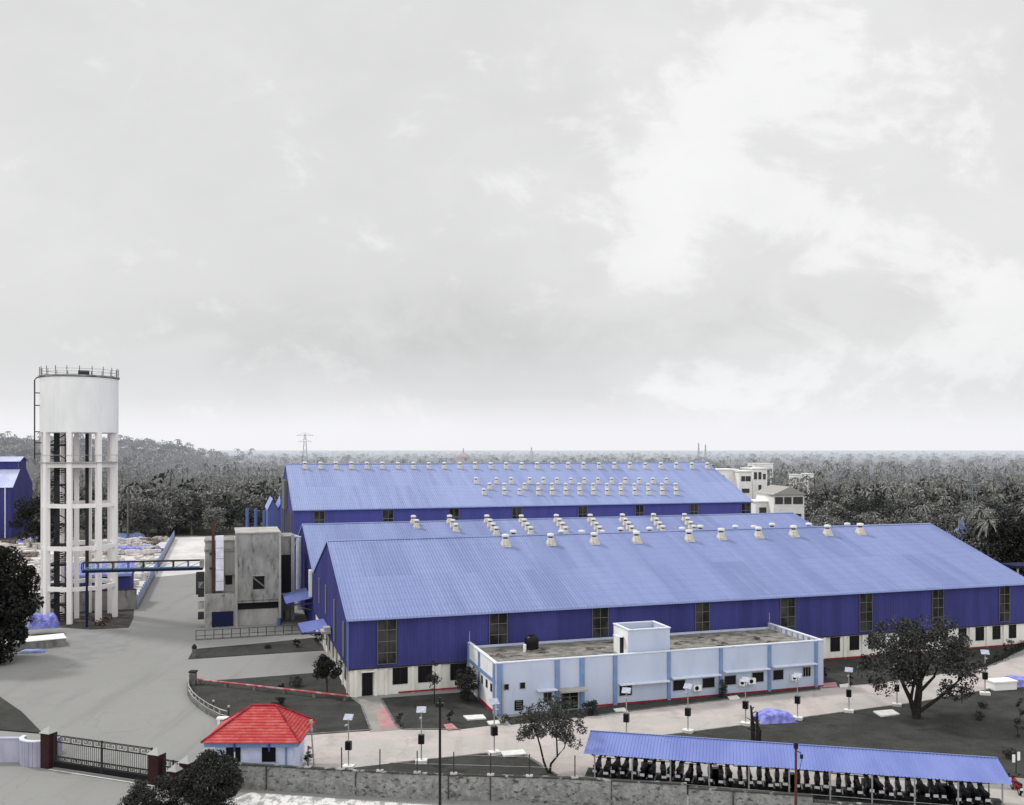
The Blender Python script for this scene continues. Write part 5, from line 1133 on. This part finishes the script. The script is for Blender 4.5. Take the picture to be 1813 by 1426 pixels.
# ------------------------------------------------------------------ light, sky, camera
SUN = Vector((-.62, .36, .80)).normalized()
elev = math.asin(SUN.z); az = math.atan2(SUN.x, SUN.y)
l = bpy.data.lights.new('sun', 'SUN'); l.energy = 2.0; l.angle = math.radians(7); l.color = (1, .97, .93)
so = bpy.data.objects.new('sun', l); C.objects.link(so); so.rotation_euler = SUN.to_track_quat('Z', 'Y').to_euler(); so.location = (0, 0, 80)
w = bpy.data.worlds.new('World'); sc.world = w; w.use_nodes = True; t = NT(w)
bg = t.n['Background']; sky = t.new('ShaderNodeTexSky', sky_type='NISHITA'); sky.sun_disc = False; sky.sun_elevation = elev; sky.sun_rotation = az
co = t.new('ShaderNodeTexCoord').outputs['Generated']; sp = t.new('ShaderNodeSeparateXYZ'); t.l.new(co, sp.inputs[0]); X, Yc, Z = sp.outputs
yy = t.math('MAXIMUM', t.math('ABSOLUTE', Yc), .25)
a = t.math('DIVIDE', X, yy); e = t.math('DIVIDE', Z, yy)
cmb = t.new('ShaderNodeCombineXYZ'); t.l.new(a, cmb.inputs[0]); t.l.new(t.math('MULTIPLY', e, 1.5), cmb.inputs[1]); cv = cmb.outputs[0]
n1 = t.noise(cv, 4.2, 9, .56, .35); n2 = t.noise(t.scaled(cv, (1, 1, 1)), 11, 8, .6, .2); n3 = t.noise(cv, 1.7, 4, .5)
def gauss(ca, ce, wa, we):
    d1 = t.math('POWER', t.math('DIVIDE', t.math('SUBTRACT', a, ca), wa), 2.0); d2 = t.math('POWER', t.math('DIVIDE', t.math('SUBTRACT', e, ce), we), 2.0)
    return t.math('POWER', 2.718, t.math('MULTIPLY', t.math('ADD', d1, d2), -1.0))
def S(*xs):
    r = xs[0]
    for x in xs[1:]: r = t.math('ADD', r, x)
    return r
mul = lambda x, k: t.math('MULTIPLY', x, k)
n4 = t.noise(cv, 7.5, 10, .6, .5)
mask = S(mul(gauss(.27, .36, .17, .11), 1.0), mul(gauss(.15, .23, .07, .09), .75), mul(gauss(.33, .225, .10, .04), .55), mul(gauss(.53, .16, .08, .08), .95), mul(gauss(.24, .062, .12, .032), 1.0), mul(gauss(.40, .10, .10, .03), .6), mul(gauss(.04, .15, .07, .03), .4), mul(gauss(.0, .28, .07, .04), .3))
cl = t.ramp(S(mul(n4, .95), mul(t.math('SUBTRACT', n2, .5), .9), mul(mask, .34)), .555, .76)
soft = t.ramp(S(mul(n1, .9), mul(mask, .35)), .40, .72)
val = S(.745, mul(t.ramp(S(a, mul(t.math('SUBTRACT', n1, .5), .3)), .02, .16), .035), mul(cl, .10), mul(soft, .05), mul(t.ramp(e, .10, .02), .07), mul(t.math('SUBTRACT', n3, .5), .08), mul(t.math('SUBTRACT', n4, .5), .11))
band = mul(gauss(-.12, .125, .34, .05), mul(t.ramp(n4, .30, .62), .14)); band2 = mul(gauss(.28, .135, .22, .035), mul(t.ramp(n2, .4, .65), .07))
val = t.math('SUBTRACT', t.math('SUBTRACT', val, band), band2)
hor = t.ramp(t.math('ABSOLUTE', e), .06, .012); val = S(val, mul(t.math('MULTIPLY', hor, t.math('SUBTRACT', .955, val)), .92))
up = mul(t.ramp(Z, .45, .95), .55); back = mul(t.ramp(mul(Yc, -1.0), -.1, .6), .75)  # brighter zenith; extra unseen glow behind the camera added to light facing walls
val = mul(t.math('MINIMUM', val, .95), S(1.0, up, back))
tint = t.mix(t.ramp(e, .16, .0), (1, 1.005, 1.0), (.985, .985, 1.02))
vm = t.new('ShaderNodeVectorMath', operation='SCALE'); t.l.new(tint, vm.inputs[0]); t.l.new(val, vm.inputs['Scale'])
sk = t.new('ShaderNodeHueSaturation'); sk.inputs['Saturation'].default_value = .15; t.l.new(sky.outputs[0], sk.inputs['Color'])
vs = t.new('ShaderNodeVectorMath', operation='SCALE'); t.l.new(vm.outputs[0], vs.inputs[0]); vs.inputs['Scale'].default_value = 10.0
mx = t.mix(.95, sk.outputs[0], vs.outputs[0]); t.l.new(mx, bg.inputs[0]); bg.inputs[1].default_value = .1
sc.view_settings.view_transform = 'Standard'; sc.view_settings.look = 'None'; sc.view_settings.exposure = 0
cam = bpy.data.cameras.new('camera'); cam.sensor_width = 36; cam.lens = F/1813*36; cam.shift_y = (HY-713)/1813; cam.clip_end = 40000; cam.clip_start = .5
co_ = bpy.data.objects.new('camera', cam); C.objects.link(co_); co_.location = (0, 0, H); co_.rotation_euler = (math.pi/2, 0, 0); sc.camera = co_
